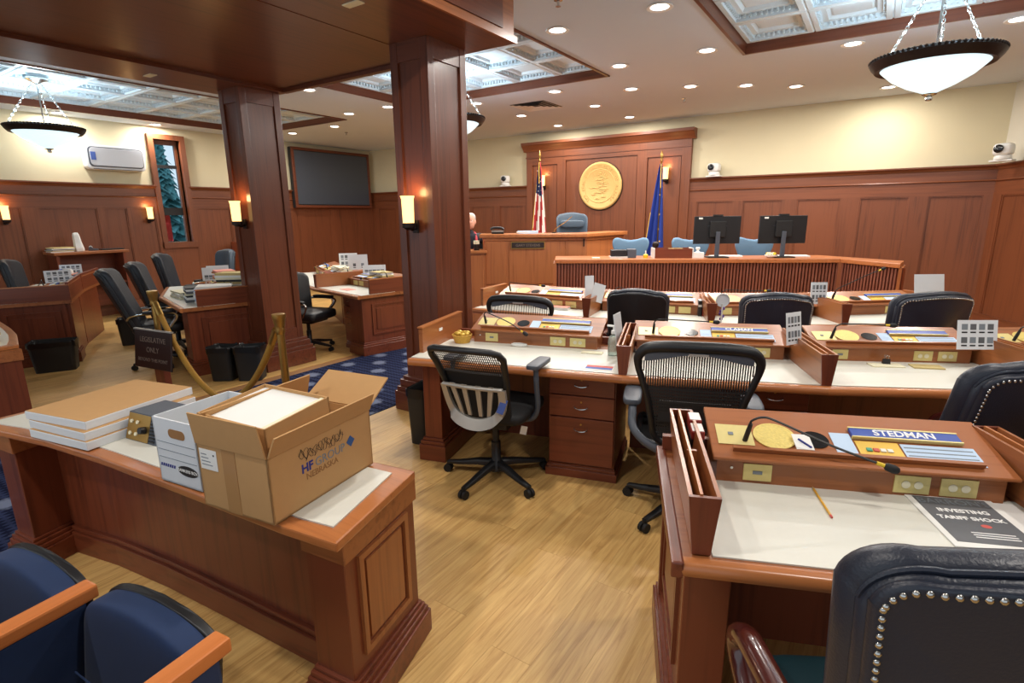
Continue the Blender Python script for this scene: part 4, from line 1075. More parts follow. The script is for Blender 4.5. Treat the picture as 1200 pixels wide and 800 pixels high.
def ribbed_chair(label, pos, rz):
    t = thing('mesh_chair', label, 'chair', (pos[0], pos[1], 0), D2R(rz), None)
    star_base(t, rot=-2.0+.24, r=.335)
    MB().sq((0, .04, .475), (.25, .24, .045), .5, .3).build('seat', 'black_matte', t, smooth=True)
    MB().box(-.13, -.12, .38, .13, .14, .43).build('mechanism', 'black_plastic', t, bevel=.012)
    z0, z1 = .60, .94
    def bp(x, z, d=0):
        u = (z-.46)/(z1-.46); return (x, -.22-.20*u*u-d+.5*x*x, z)
    w0, w1 = .18, .225
    out = [(-w0, z0), (-w1, z1-.02), (-w1+.03, z1), (w1-.03, z1), (w1, z1-.02), (w0, z0)]
    cv = [(-w0, z0), (-w0-.02, z0+.12), (-w1+.01, z0+.24), (-w1, z1-.05), (-w1+.015, z1-.012), (-w1+.05, z1), (0, z1+.004), (w1-.05, z1), (w1-.015, z1-.012), (w1, z1-.05), (w1-.01, z0+.24), (w0+.02, z0+.12), (w0, z0)]
    MB().tube([bp(x, z) for x, z in cv], .02, 8).build('back_frame', 'black_plastic', t, smooth=True)
    mm = MB()
    for k in range(34):
        x = (-.5+(k+.5)/34)*.40; mm.sheet([[bp(x-.0032, z0+.18+.14*i/4) for i in range(5)], [bp(x+.0032, z0+.18+.14*i/4) for i in range(5)]])
    for k in range(9):
        z = z0+.19+.135*k/8; mm.sheet([[bp(-.2+.4*j/6, z-.0022) for j in range(7)], [bp(-.2+.4*j/6, z+.0022) for j in range(7)]])
    q = mm.build('back_mesh', 'mesh_black', t); q['kind'] = 'stuff'
    MB().sheet([[bp(-.19+.38*j/8, z0-.12+.30*i/6, -.01) for j in range(9)] for i in range(7)], .02).build('back_pad', 'black_matte', t)
    # silver shell: U shaped bowl with four ribs
    m = MB(); rows = []
    Uo = [(-.205, .70), (-.20, .62), (-.18, .54), (-.13, .475), (-.06, .445), (0, .438), (.06, .445), (.13, .475), (.18, .54), (.20, .62), (.205, .70)]
    Ui = [(-.165, .70), (-.16, .63), (-.145, .575), (-.11, .53), (-.05, .505), (0, .50), (.05, .505), (.11, .53), (.145, .575), (.16, .63), (.165, .70)]
    co, ci = bez([(x, 0, z) for x, z in Uo], 3), bez([(x, 0, z) for x, z in Ui], 3)
    f_ = lambda p, d: (p.x, bp(p.x, p.z)[1]-.035-d-(.03 if p.z < .5 else 0), p.z)
    rings = [[f_(a, 0), f_(a, .022), f_(b, .022), f_(b, 0)] for a, b in zip(co, ci)]
    m.loft(rings); m.build('support_shell', 'silver', t, smooth=True)
    m = MB().tube([f_(Vector((x, 0, .70)), .01) for x in (-.19, -.1, 0, .1, .19)], .013, 8); m.build('support_bar', 'silver', t, smooth=True)
    for x0, x1 in ((-.125, -.085), (-.045, -.035), (.045, .035), (.125, .085)):
        a, b = f_(Vector((x0, 0, .715)), .012), f_(Vector((x1, 0, .515)), .012)
        MB().hexa([(b[0]-.011, b[1], b[2]), (b[0]+.011, b[1], b[2]), (b[0]+.011, b[1]+.012, b[2]), (b[0]-.011, b[1]+.012, b[2])], [(a[0]-.016, a[1], a[2]), (a[0]+.016, a[1], a[2]), (a[0]+.016, a[1]+.012, a[2]), (a[0]-.016, a[1]+.012, a[2])]).build('support_rib', 'silver', t)
    MB().box(-.02, -.004, -.045, .02, 0, .045).build('info_sticker', 'print_blue', t, loc=f_(Vector((.178, 0, .60)), .0245), rot=(0, .35, .25))
    MB().box(-.02, 0, -.03, .02, .003, .03).build('hang_tag', 'paper', t, loc=(.20, -.02, .36), rot=(.2, .2, .3))
    for s_ in (-1, 1):
        MB().tube(bez([(s_*.15, .0, .42), (s_*.25, -.0, .44), (s_*.285, .0, .52), (s_*.285, -.02, .66), (s_*.28, -.02, .765)], 4), .017, 8).build('arm_post', 'grey_plastic', t, smooth=True)
        MB().sq((s_*.28, .03, .785), (.042, .125, .017), .4, .35, 20, 8).build('arm_pad', 'grey_plastic', t, smooth=True)
    return t
ribbed_chair('task chair with silver ribbed lumbar shell and black mesh back in mid floor', (-1.875, 2.60), 10)

# blue shell chairs behind the bench
def shell_chair(label, pos, rz):
    t = thing('clerk_chair', label, 'chair', (pos[0], pos[1], 0), D2R(rz), 'light blue clerks\' chairs')
    star_base(t)
    MB().sq((0, .03, .60), (.23, .22, .045), .5, .4).build('seat', 'chair_blue', t, smooth=True)
    MB().lathe([(.03, .36), (.03, .57)], 12).build('post', 'black_plastic', t)
    half = [(0, .62), (.10, .625), (.135, .68), (.15, .78), (.175, .90), (.215, 1.02), (.245, 1.10), (.25, 1.17), (.225, 1.215), (.17, 1.225), (.10, 1.205), (0, 1.19)]
    cv = bez([(x, 0, z+.10) for x, z in half], 4); o_ = [(p.x, p.z) for p in cv]; o_ += [(-x, z) for x, z in o_[::-1][1:-1]]
    f = lambda x, z, d: (x, -.20-.10*(z-.7)-d+.35*x*x, z)
    n = len(o_); m = MB()
    sc = lambda k, d: [f(x*k, .99+(z-.99)*k, d) for x, z in o_]
    m.loft([sc(.90, .028), sc(.97, .022), sc(1, .008), sc(1, -.008), sc(.97, -.022), sc(.90, -.028)]); m.build('back_shell', 'chair_blue', t, smooth=True)
    return t
shell_chair('light blue clerk\'s chair behind the black box on the bench', (-2.78, 7.10), 205)
shell_chair('light blue clerk\'s chair behind the left monitor', (-2.03, 7.42), 208)
shell_chair('light blue clerk\'s chair behind the right monitor', (-1.28, 7.80), 208)
for o in [o for o in bpy.data.objects if o.name.startswith('clerk_chair')]: pass
# tufted chair of the presiding officer
pc = leather_chair('tufted grey blue leather chair behind the rostrum', (-4.13, 7.98), 213, top=1.38, w=.52, mat='leather_blue', arms='metal', group=None)
pc.location.z = .30
for i in range(3):
    for j in range(2):
        MB().sq(((i-1)*.15, -.135-.02*j, 1.02+.16*j), (.014, .008, .014), 1, 1, 8, 6).build('tuft_button', 'leather_dark', pc, smooth=True)
MB().sq((0, -.17, 1.20), (.19, .035, .06), .4, .4).build('head_roll', 'leather_blue', pc, smooth=True)

# ------------------------------------------------------------------ tip-up seats in the lower left corner
def theatre_seat(label, x, y_, rz=7):
    "x,y = floor point below the right hand arm tip"
    t = thing('auditorium_seat', label, 'seat', (x, y_, 0), D2R(rz), 'blue tip-up auditorium seats')
    W_ = .525
    # folded seat pan: cushion faces back (-y), underside shell faces +y
    def fn(X, Y, Z):
        Z -= .03*(X/.23)**2*max(0, Z)/.2; u = (Z+.2)/.4
        return (X, Y+.06*u, Z)
    MB().sq((-W_/2, -.10, .42), (.247, .045, .215), .24, .34, 40, 24, fn).build('seat_cushion', 'velvet_blue', t, smooth=True)
    MB().sq((-W_/2, -.060, .42), (.249, .016, .219), .20, .32, 40, 24, fn).build('seat_shell', 'black_plastic', t, smooth=True)
    MB().tube([(-W_/2-.19, -.146, .44), (-W_/2, -.150, .43), (-W_/2+.19, -.146, .44)], .0025, 5).build('cushion_seam', 'velvet_blue', t)
    MB().box(-.03, -.36, .585, .03, .0, .625).build('arm_rest', 'arm_wood_y', t, bevel=.007)
    MB().box(-.022, -.34, .02, .022, -.03, .585).build('arm_standard', 'velvet_blue', t, bevel=.01)
    MB().box(-.035, -.36, .0, .035, .02, .02).build('floor_plate', 'black_plastic', t)
    MB().tube([(-.02, -.19, .40), (-W_+.03, -.19, .40)], .014, 8).build('pivot_bar', 'black_plastic', t)
    MB().sq((-W_/2, -.44, .68), (.235, .05, .27), .3, .3, 28, 14, lambda X, Y, Z: (X, Y-.2*Z, Z)).build('backrest', 'velvet_blue', t, smooth=True)
    MB().box(-W_+.03, -.46, .36, -.03, -.40, .44).build('back_rail', 'black_plastic', t)
    return t
theatre_seat('blue tip-up auditorium seat with orange wood arm, nearest the camera', -1.265, .555)
theatre_seat('blue tip-up auditorium seat at the left border, behind the first arm', -1.79, .455)
st = thing('auditorium_seat', 'further blue auditorium seat outside the lower left corner', 'seat', (-2.31, .36, 0), D2R(9))
MB().box(-.03, -.36, .585, .03, .0, .625).build('arm_rest', 'arm_wood_y', st, bevel=.007); MB().box(-.022, -.34, .0, .022, -.03, .585).build('arm_standard', 'velvet_blue', st)
# ------------------------------------------------------------------ wall fittings
sl_ = thing('state_seal', 'large round golden carved seal on the panelled wall above the rostrum', 'seal', (-4.66, 10.135, 2.19), 0)
def ydisc(par, name, mt, prof, n=48, smooth=True):
    m = MB().lathe(prof, n, cap=False); m.v = [(x, -z, y_) for x, y_, z in m.v]; return m.build(name, mt, par, smooth=smooth)
ydisc(sl_, 'disc', 'gold_seal', [(.455, 0), (.455, .03), (.44, .045), (.41, .045), (.395, .035), (.0, .035)])
ydisc(sl_, 'backing', 'bronze', [(.47, 0), (.47, .012), (.455, .012)])
ydisc(sl_, 'inner_ring', 'gold_seal', [(.325, .035), (.32, .040), (.315, .040), (.31, .035)])
ri = random.Random(3)
rel = MB()
for k in range(15):
    z = .25-.035*k+ri.uniform(-.008, .008); hw = math.sqrt(max(.01, .30**2-z*z)); x0 = ri.uniform(-.8, .1)*hw; x1 = x0+ri.uniform(.35, .9)*hw
    x1 = min(x1, hw*.9); n_ = 10
    rel.tube([(x0+(x1-x0)*i/n_, -.036, z+.007*math.sin(i*1.3+k)) for i in range(n_+1)], [.002+.0065*math.sin(math.pi*(i+.5)/(n_+1)) for i in range(n_+1)], 6, sx=1.2)
for k in range(-4, 5): rel.T = Matrix.Rotation(k*.16, 4, 'Y'); rel.box(-.003, -.041, .20, .003, -.034, .29)
rel.T = None
rel.build('landscape_relief', 'gold_seal', sl_, smooth=True)
def ring_text(par, s, R, z, a0, a1, size):
    for i, ch in enumerate(s):
        if ch == ' ': continue
        a = a0+(a1-a0)*i/(len(s)-1); text('seal_letter', ch, size, 'gold_seal', par, (R*math.sin(a), -.036, R*math.cos(a)), (math.pi/2, a, 0), ext=.006)
ring_text(sl_, 'THE SEAL OF THE STATE OF ALASKA', .36, 0, -2.4, 2.4, .075)

def flag(label, x, y_, top, base, striped):
    t = thing('flag', label, 'flag', (x, y_, base), 0)
    H = top-base
    MB().lathe([(.16, 0), (.16, .03), (.05, .06), (.02, .10)], 20).build('stand', 'brass', t, smooth=True)
    MB().lathe([(.014, .05), (.014, H-.18), (.022, H-.17), (.012, H-.15), (.02, H-.12), (.028, H-.08), (.015, H-.03), (.0, H)], 12).build('pole', 'brass', t, smooth=True)
    # draped cloth: folds hang from the upper pole
    R_, K = 26, 22
    g_ = []
    for i in range(R_+1):
        u = i/R_; z = H-.22-u*(1.35 if striped else 1.62); row_ = []
        for j in range(K+1):
            v = j/K; spread = .03+(.20 if striped else .24)*u**.8
            xx = (-.55 if striped else -.85)*spread+v*spread*1.25+.01; yy = -.02-.055*math.sin(v*math.pi*5+u*1.5)*(.25+.75*u)-.02*u
            row_.append((xx, yy, z-.25*v*u*(1 if striped else .35)))
        g_.append(row_)
    m = MB()
    R2 = R_
    vs = [p for r in g_ for p in r]; m.v = vs
    for i in range(R_):
        for j in range(K):
            m.f.append((i*(K+1)+j, i*(K+1)+j+1, (i+1)*(K+1)+j+1, (i+1)*(K+1)+j))
            u, v = i/R_, j/K
            if striped: m.m.append(2 if u < .42 and v < .9 else int(v*9+u*2.2) % 2)
            else: m.m.append(0)
    o = m.build('cloth', ['flag_red', 'flag_white', 'flag_canton'] if striped else ['flag_blue'], t, smooth=True)
    md = o.modifiers.new('thick', 'SOLIDIFY'); md.thickness = .004
    MB().tube(g_[-1], .009, 6).build('fringe', 'gold_fringe', t, smooth=True)
    MB().tube([r[0] for r in g_][(13 if not striped else 8):], .007, 6).build('side_fringe', 'gold_fringe', t, smooth=True)
    MB().tube(bez([(.01, -.04, H-.22), (.02, -.06, H-.4), (.03, -.07, H-.62)], 5), .008, 6).build('cord', 'gold_fringe', t, smooth=True)
    if striped:
        for k in range(9):
            r_ = g_[3+k]; p = r_[(k*5) % 16+2]; MB().sq((p[0], p[1]-.012, p[2]), (.012, .004, .012), 1, 1, 6, 4).build('star', 'flag_white', o)
    else:
        for p in ((8, 14), (13, 17), (17, 15), (20, 19), (23, 16)):
            q = g_[p[0]][p[1]]; MB().sq((q[0], q[1]-.012, q[2]), (.014, .005, .014), 1, 1, 6, 4).build('star', 'gold_fringe', o)
flag('red and white striped flag hanging on a pole left of the seal', -5.70, 9.55, 2.87, .30, True)
flag('dark blue flag with gold fringe hanging on a pole right of the seal', -3.24, 9.5, 2.70, .30, False)

def wall_camera(label, x, y_, z, rz):
    t = thing('wall_camera', label, 'camera', (x, y_, z), rz, 'white cameras on the wainscot cap'); t.scale = (1.2, 1.2, 1.2)
    MB().box(-.10, -.10, 0, .10, .02, .018).build('bracket', 'camera_white', t, bevel=.004)
    MB().lathe([(.075, .018), (.08, .03), (.075, .06), (.05, .075)], 20, (0, -.04, 0)).build('base', 'camera_white', t, smooth=True)
    MB().sq((0, -.05, .125), (.085, .075, .065), .5, .5).build('head', 'camera_white', t, smooth=True)
    m = MB().lathe([(.042, 0), (.042, .03), (.034, .036), (.0, .03)], 20, cap=False); m.v = [(x_, -z_, y2) for x_, y2, z_ in m.v]
    m.build('lens', 'lens_black', t, loc=(-.02, -.115, .13), smooth=True)
wall_camera('white robotic camera on the wainscot left of the seal bay', -6.9, 10.12, 2.26, D2R(25))
wall_camera('white robotic camera on the wainscot right of the blue flag', -2.49, 10.12, 2.26, D2R(-5))
wall_camera('white robotic camera in the corner at the right border', 1.25, 9.72, 2.26, D2R(-25))

ac = thing('air_conditioner', 'white wall air conditioner with rounded grey front panel', 'air conditioner', (-11.25, 4.35, 2.68), math.pi/2)
MB().prism(rrect(-.45, -.20, .45, .20, .07), -.16, 0, 'y').build('housing', 'ac_white', ac, bevel=.02)
MB().prism(rrect(-.41, -.155, .41, .165, .06), -.178, -.16, 'y').build('dark_border', 'grey_plastic', ac)
MB().prism(rrect(-.39, -.14, .40, .15, .05), -.19, -.178, 'y').build('front_panel', 'ac_grey', ac, bevel=.006)
MB().box(-.385, -.193, -.05, -.31, -.19, .08).build('control_window', 'print_blue', ac)
MB().box(-.36, -.17, -.195, .36, -.10, -.185).build('louvre', 'grey_plastic', ac)

tv = thing('framed_screen', 'large dark framed screen on the left wall between the columns', 'screen', (-11.19, 8.90, 1.87), math.pi/2)
tv.rotation_euler = (0, 0, math.pi/2)
MB().box(-1.13, -.10, 0, 1.13, -.02, 1.32).build('backing', 'black_matte', tv)
MB().box(-1.06, -.11, .08, 1.06, -.10, 1.25).build('screen_glass', 'screen_grey', tv)
for b in ((-1.12, -.13, 0, 1.12, -.03, .06), (-1.12, -.13, 1.265, 1.12, -.03, 1.325), (-1.12, -.13, .06, -1.055, -.03, 1.265), (1.055, -.13, .06, 1.12, -.03, 1.265)): MB().box(*b).build('frame_rail', 'column_wood_x', tv, bevel=.008)

# console table on the left wall
ct = thing('console_table', 'wooden console table against the left wall holding papers', 'table', (-11.02, 3.62, 0), math.pi/2)
MB().box(-.52, -.36, 1.11, .52, .14, 1.15).build('top', 'desk_wood_x', ct, bevel=.006)
MB().box(-.48, -.3, 0, -.44, .12, 1.11).build('side_board', 'red_wood_z', ct); MB().box(.44, -.3, 0, .48, .12, 1.11).build('side_board', 'red_wood_z', ct)
MB().box(-.44, .06, .2, .44, .10, 1.11).build('back_board', 'red_wood_x', ct); MB().box(-.44, -.28, .60, .44, .06, .63).build('shelf', 'red_wood_x', ct)
t = tag(MB().lathe([(.07, 0), (.075, .04), (.06, .14), (.05, .26), (.035, .30), (.0, .305)], 5).build('paper_sculpture', 'paper', loc=(-10.9, 3.52, 1.15), rot=(.0, -.10, .4)), 'tall white pointed paper piece standing on the console table', 'ornament')
def paper_stack(label, loc, rz, w, d, n, mats, cat='papers', group=None, jit=.012, th=.008):
    t = thing('paper_stack', label, cat, loc, D2R(rz), group); r = random.Random(hash(label) % 9999 if False else len(label)*7+int(abs(loc[0])*100))
    z = 0
    for k in range(n):
        hh = th*r.uniform(.6, 1.5); dx, dy = r.uniform(-jit, jit), r.uniform(-jit, jit)
        MB().box(-w/2, -d/2, 0, w/2, d/2, hh).build('sheet_bundle', mats[k % len(mats)], t, loc=(dx, dy, z+.0005*k), rot=(0, 0, r.uniform(-.12, .12))); z += hh
    return t
paper_stack('stack of papers at the left end of the console table', (-10.95, 3.28, 1.15), 95, .30, .24, 6, ['paper', 'paper_tan', 'paper', 'ink_black'], th=.014)
t = thing('tape_dispenser', 'small dark grey desk gadget beside the white paper piece', 'gadget', (-10.92, 3.72, 1.15), 1.2)
MB().prism([(-.07, 0), (.07, 0), (.06, .03), (.0, .035), (-.03, .07), (-.06, .06)], -.03, .03, 'y').build('body', 'grey_plastic', t, bevel=.006); MB().lathe([(.025, -.012), (.025, .012)], 14).build('roll', 'paper', t, loc=(-.035, 0, .055), rot=(math.pi/2, 0, 0))
tag(MB().box(-.16, -.10, 0, .16, .10, .02).build('flat_folder', 'black_matte', loc=(-10.93, 3.98, 1.15), rot=(0, 0, 1.5), bevel=.003), 'thin black folder lying on the console table', 'folder')
# low bookcase beyond the cluttered desks
bc = thing('bookcase', 'small bookcase with books seen left of the first column', 'bookcase', (-10.95, 6.45, 0), math.pi/2)
MB().box(-.35, -.30, 0, -.32, .02, 1.18).build('side_board', 'red_wood_z', bc); MB().box(.32, -.30, 0, .35, .02, 1.18).build('side_board', 'red_wood_z', bc)
for z in (.05, .55, .86, 1.16): MB().box(-.32, -.29, z, .32, .02, z+.025).build('shelf', 'red_wood_x', bc)
MB().box(-.35, 0, 0, .35, .02, 1.18).build('back_board', 'red_wood_z', bc)
for k in range(8):
    h_ = .2+.03*((k*7) % 3); b = MB().box(0, 0, 0, .045, .17, h_).build('book', ['ink_black', 'red_book', 'paper_tan', 'ink_navy', 'paper'][k % 5], loc=(-10.75-.0, 6.18+k*.066, .885), rot=(0, 0, math.pi/2))
    tag(b, 'upright book %s in the small bookcase' % ['at the left end', 'second from the left', 'third from the left', 'left of the middle', 'right of the middle', 'third from the right', 'second from the right', 'at the right end'][k], 'book', 'books in the bookcase')

# ------------------------------------------------------------------ person at the side desk
pr_ = thing('person', 'seated person in dark jacket with red stripe, half hidden by the column', 'person', (-5.30, 6.78, .36), D2R(215))
def skin_mesh(name, joints, edges, mat, par, sub=2):
    me = bpy.data.meshes.new(name); me.from_pydata([j[0] for j in joints], edges, [])
    o = obj(name, me, par); me.materials.append(M[mat])
    sk = o.modifiers.new('skin', 'SKIN'); sk.use_smooth_shade = True
    for i, j in enumerate(joints):
        r = j[1]; me.skin_vertices[0].data[i].radius = r if isinstance(r, tuple) else (r, r)
    me.skin_vertices[0].data[0].use_root = True
    ss = o.modifiers.new('sub', 'SUBSURF'); ss.levels = sub; ss.render_levels = sub
    return o
# local: +y = where the person looks, z from floor of the dais
J = [((0, 0, .50), (.15, .12)), ((0, .0, .66), (.15, .11)), ((0, .02, .82), (.16, .11)), ((0, .02, .95), (.12, .09)), ((0, .03, 1.02), (.055, .055)), ((0, .05, 1.08), (.05, .05)),
     ((.20, .02, .93), .07), ((.27, .06, .76), .055), ((.22, .26, .70), .042), ((.19, .36, .72), .03), ((-.20, .02, .93), .07), ((-.27, .06, .76), .055), ((-.22, .26, .70), .042), ((-.19, .36, .72), .03),
     ((.10, .08, .50), .085), ((.12, .40, .50), .07), ((.12, .42, .12), .05), ((-.10, .08, .50), .085), ((-.12, .40, .50), .07), ((-.12, .42, .12), .05), ((.12, .52, .05), .04), ((-.12, .52, .05), .04)]
E_ = [(0, 1), (1, 2), (2, 3), (3, 4), (4, 5), (3, 6), (6, 7), (7, 8), (8, 9), (3, 10), (10, 11), (11, 12), (12, 13), (0, 14), (14, 15), (15, 16), (0, 17), (17, 18), (18, 19), (16, 20), (19, 21)]
skin_mesh('body', J, E_, 'jacket', pr_)
hd = MB().sq((0, .06, 1.20), (.078, .098, .118), .85, .85, 24, 16, lambda x, y_, z: (x*(1-.12*max(0, -z/.118)), y_+(.018*max(0, -z/.118)), z)).build('head', 'skin', pr_, smooth=True)
MB().sq((0, .158, 1.19), (.014, .020, .026), .8, .8, 10, 8).build('nose', 'skin', hd, smooth=True)
for s in (-1, 1):
    MB().sq((s*.079, .05, 1.195), (.012, .022, .032), .8, .8, 10, 8).build('ear', 'skin', hd, smooth=True)
    MB().sq((s*.03, .147, 1.215), (.013, .008, .008), 1, 1, 10, 6).build('eye', 'white_plastic', hd, smooth=True)
    MB().sq((s*.03, .154, 1.215), (.005, .004, .005), 1, 1, 8, 6).build('pupil', 'ink_black', hd)
    hn = MB().sq((s*.185, .40, .725), (.035, .045, .018), .6, .6, 14, 8)
    for k in range(4): hn.tube(bez([(s*.185+(k-1.5)*.016, .43, .725), (s*.185+(k-1.5)*.017, .465, .728), (s*.185+(k-1.5)*.017, .492-.006*abs(k-1.5), .716)], 3), [.008, .008, .008, .0078, .0076, .007, .006], 6)
    hn.tube(bez([(s*.155, .40, .722), (s*.135, .43, .72), (s*.14, .455, .715)], 3), .0085, 6)
    hn.build('hand', 'skin', pr_, smooth=True)
MB().sq((0, .148, 1.145), (.026, .010, .006), .8, .8, 10, 6).build('mouth', 'lanyard_red', hd, smooth=True)
MB().sq((0, .035, 1.245), (.085, .098, .090), .8, .8, 24, 14, lambda x, y_, z: (x, y_-(.02 if z < 0 else 0), max(z, -.06+.5*max(0, y_)))).build('hair', 'hair_grey', pr_, smooth=True)
for s in (-1, 1): MB().tube(bez([(s*.055, -.02, 1.03), (s*.085, .07, .99), (s*.09, .125, .90), (s*.06, .135, .78)], 4), .020, 6, sx=1.0).build('red_stripe', 'lanyard_red', pr_, smooth=True)
sc_ = thing('stool_chair', 'dark chair under the seated person behind the side desk', 'chair', (-5.24, 6.80, .22), D2R(215))
MB().sq((0, .08, .60), (.24, .26, .05), .4, .3).build('seat', 'leather_black', sc_, smooth=True); star_base(sc_, seat_z=.60)
MB().sq((0, -.20, .92), (.22, .03, .24), .4, .3).build('backrest', 'leather_black', sc_, smooth=True); MB().tube([(0, -.05, .55), (0, -.2, .58), (0, -.21, .75)], .02, 8).build('back_post', 'black_plastic', sc_)
t = thing('cup', 'white paper cup on the side desk before the person', 'cup', (-4.99, 6.30, 1.155)); MB().lathe([(.028, 0), (.036, .10), (.033, .10), (.026, .006), (0, .006)], 16).build('body', 'paper', t, smooth=True)
t = thing('jar', 'dark jar with pale lid on the side desk before the person', 'jar', (-4.87, 6.36, 1.155)); MB().lathe([(.04, 0), (.042, .05), (.04, .09)], 16).build('body', 'bronze', t, smooth=True); MB().lathe([(.043, .09), (.043, .14)], 16).build('lid', 'paper_cream', t)

# ------------------------------------------------------------------ on the clerks' bench and rostrum
def monitor(label, x, y_, rz):
    t = thing('monitor', label, 'monitor', (x, y_, 1.1), D2R(rz), 'monitors on the bench')
    MB().box(-.13, -.10, 0, .13, .10, .015).build('foot', 'black_plastic', t, bevel=.006)
    MB().box(-.025, -.03, .015, .025, .0, .32).build('stand', 'grey_plastic', t, bevel=.005)
    b = MB().box(-.29, .02, .17, .29, .05, .51).build('display', 'black_plastic', t, bevel=.006)
    MB().box(-.28, .05, .18, .28, .053, .50).build('screen', 'screen_dark', b)
    MB().box(-.10, -.01, .25, .10, .02, .45).build('rear_housing', 'black_matte', t, bevel=.01)
    MB().box(-.12, .018, .388, .12, .0195, .394).build('vent_slot', 'grey_plastic', b); MB().box(-.24, .0185, .475, -.19, .0195, .495).build('sticker', 'paper', b); MB().box(-.06, .015, .51, .06, .045, .53).build('webcam', 'black_matte', t)
monitor('black monitor seen from behind, left one of the two on the bench', -1.68, 7.17, 33)
monitor('black monitor seen from behind, right one of the two on the bench', -.98, 7.53, 33)
ba = D2R(28)
t = thing('desk_printer', 'low black desktop device on the left of the bench', 'device', (-2.72, 6.66, 1.1), ba)
MB().box(-.16, -.09, .02, .04, .09, .10).build('body', 'black_plastic', t, bevel=.008); MB().box(.05, -.08, 0, .16, .08, .11).build('side_unit', 'grey_plastic', t, bevel=.006); MB().box(-.17, -.10, 0, .05, .10, .02).build('tray', 'camera_white', t)
t = thing('document_box', 'low open document box with wooden front on the bench', 'box', (-2.17, 6.93, 1.1), ba)
MB().box(-.23, -.12, 0, .23, -.105, .12).build('front_board', 'red_wood_x', t); MB().box(-.23, .105, 0, .23, .12, .12).build('back_board', 'red_wood_x', t)
for x in (-.245, .23): MB().box(x, -.12, 0, x+.015, .12, .125).build('end_board', 'camera_white', t)
MB().box(-.23, -.105, 0, .23, .105, .01).build('bottom', 'red_wood_x', t)
tag(MB().box(-.09, -.08, 0, .09, .08, .10).build('folder_pack', 'paper_tan', loc=(-2.12, 6.955, 1.112), rot=(0, 0, ba)), 'tan folder pack standing in the document box', 'folders')
tag(MB().sq((0, 0, .04), (.04, .04, .04), .8, .8, 16, 10).build('gavel_ball', 'bronze', loc=(-2.36, 6.85, 1.222), smooth=True), 'dark rounded knob shaped object on the corner of the document box', 'ornament')
t = thing('tissue_box', 'white tissue box with a tissue pulled up beside the left monitor', 'tissue box', (-1.87, 7.02, 1.1), ba)
MB().box(-.07, -.05, 0, .07, .05, .07).build('carton', 'paper', t, bevel=.003); MB().lathe([(.03, .07), (.012, .09), (.03, .12), (.02, .135)], 7).build('tissue', 'paper', t)
t = thing('marker_pot', 'small yellow and white item beside the document box', 'stationery', (-2.45, 6.75, 1.1), ba); MB().lathe([(.03, 0), (.032, .035), (.015, .05)], 12).build('pot', 'yellow', t); MB().lathe([(.008, .05), (.008, .09)], 8).build('marker', 'paper', t)
t = thing('flower_dish', 'small dish with pale yellow flowers beside the right monitor', 'ornament', (-1.08, 7.40, 1.1)); MB().lathe([(.03, 0), (.07, .02), (.075, .035)], 16).build('dish', 'paper', t)
for k in range(6): MB().sq((.04*math.cos(k), .04*math.sin(k), .05), (.022, .022, .018), 1, 1, 8, 6).build('flower', 'yellow' if k % 3 == 0 else 'paper_cream', t, smooth=True)
tag(MB().box(-.05, -.04, 0, .05, .04, .012).build('coaster', 'paper_cream', loc=(-2.98, 6.40, 1.1), rot=(0, 0, ba), bevel=.004), 'small pale pad lying alone on the left end of the bench', 'pad')
for n_, x, y_, l in (('keyboard', -1.60, 7.32, 'flat white keyboard behind the left monitor foot'), ('keyboard', -.88, 7.70, 'flat white keyboard behind the right monitor foot')):
    t = thing('keyboard', l, 'keyboard', (x, y_, 1.1), ba, 'bench keyboards'); MB().box(-.2, -.06, 0, .2, .06, .015).build('case', 'camera_white', t, bevel=.004); MB().box(-.19, -.05, .015, .19, .05, .02).build('keys', 'paper', t)
t = thing('phone_set', 'black desk phone on the left of the rostrum ledge', 'phone', (-4.66, 6.66, 1.385), ra); MB().box(-.12, -.07, 0, .06, .07, .05).build('base', 'black_plastic', t, bevel=.008); MB().tube(bez([(-.13, -.06, .06), (-.10, -.06, .085), (.02, -.06, .085), (.06, -.06, .06)], 4), .018, 8).build('handset', 'black_plastic', t, smooth=True); MB().box(-.12, -.075, .03, .05, -.07, .045).build('silver_strip', 'silver', t)
paper_stack('pale blue papers on the rostrum beside the phone', (-4.31, 6.87, 1.385), 33, .30, .16, 3, ['paper_blue', 'paper'], th=.012)
t = thing('rostrum_microphone', 'thin gooseneck microphone rising beside the tufted chair', 'microphone', (-3.98, 7.08, 1.385)); MB().tube(bez([(0, 0, 0), (.02, .0, .06), (.14, .09, .16), (.22, .14, .24)], 4), .005, 6).build('gooseneck', 'brass', t); MB().lathe([(.03, 0), (.03, .015)], 12).build('foot', 'black_plastic', t)

# ------------------------------------------------------------------ waste bins
def bin_(label, x, y_, rz, round_=False, h=.34, w=.19, d=.125):
    t = thing('waste_bin', label, 'waste bin', (x, y_, 0), D2R(rz), 'black waste bins')
    q = lambda s, z: [(a*s, b*s, z) for a, b in rrect(-w, -d, w, d, .045 if not round_ else d*.98, 5)]
    MB().loft([q(.86, 0), q(.86, .004), q(.93, h*.5), q(1, h), q(1.035, h), q(1.035, h+.02), q(.97, h+.02), q(.95, h-.02), q(.82, .02)]).build('body', 'bin_black', t, smooth=True)
    l = MB(); K = 40; rr = random.Random(int(x*100))
    ring_ = [q(1.0, h+.02), q(1.045, h+.028), q(1.05, h-.03)]
    ring_ = [[(p[0]*(1+rr.uniform(-.012, .012)), p[1]*(1+rr.uniform(-.012, .012)), p[2]+rr.uniform(-.012, .012)) for p in r] for r in ring_]
    l.loft([q(.80, h-.10)]+ring_, cap=False); l.build('liner', 'bin_liner', t, smooth=True)
bin_('black rectangular waste bin in front of the large left desk', -7.57, 2.03, 62, w=.21, d=.13, h=.31)
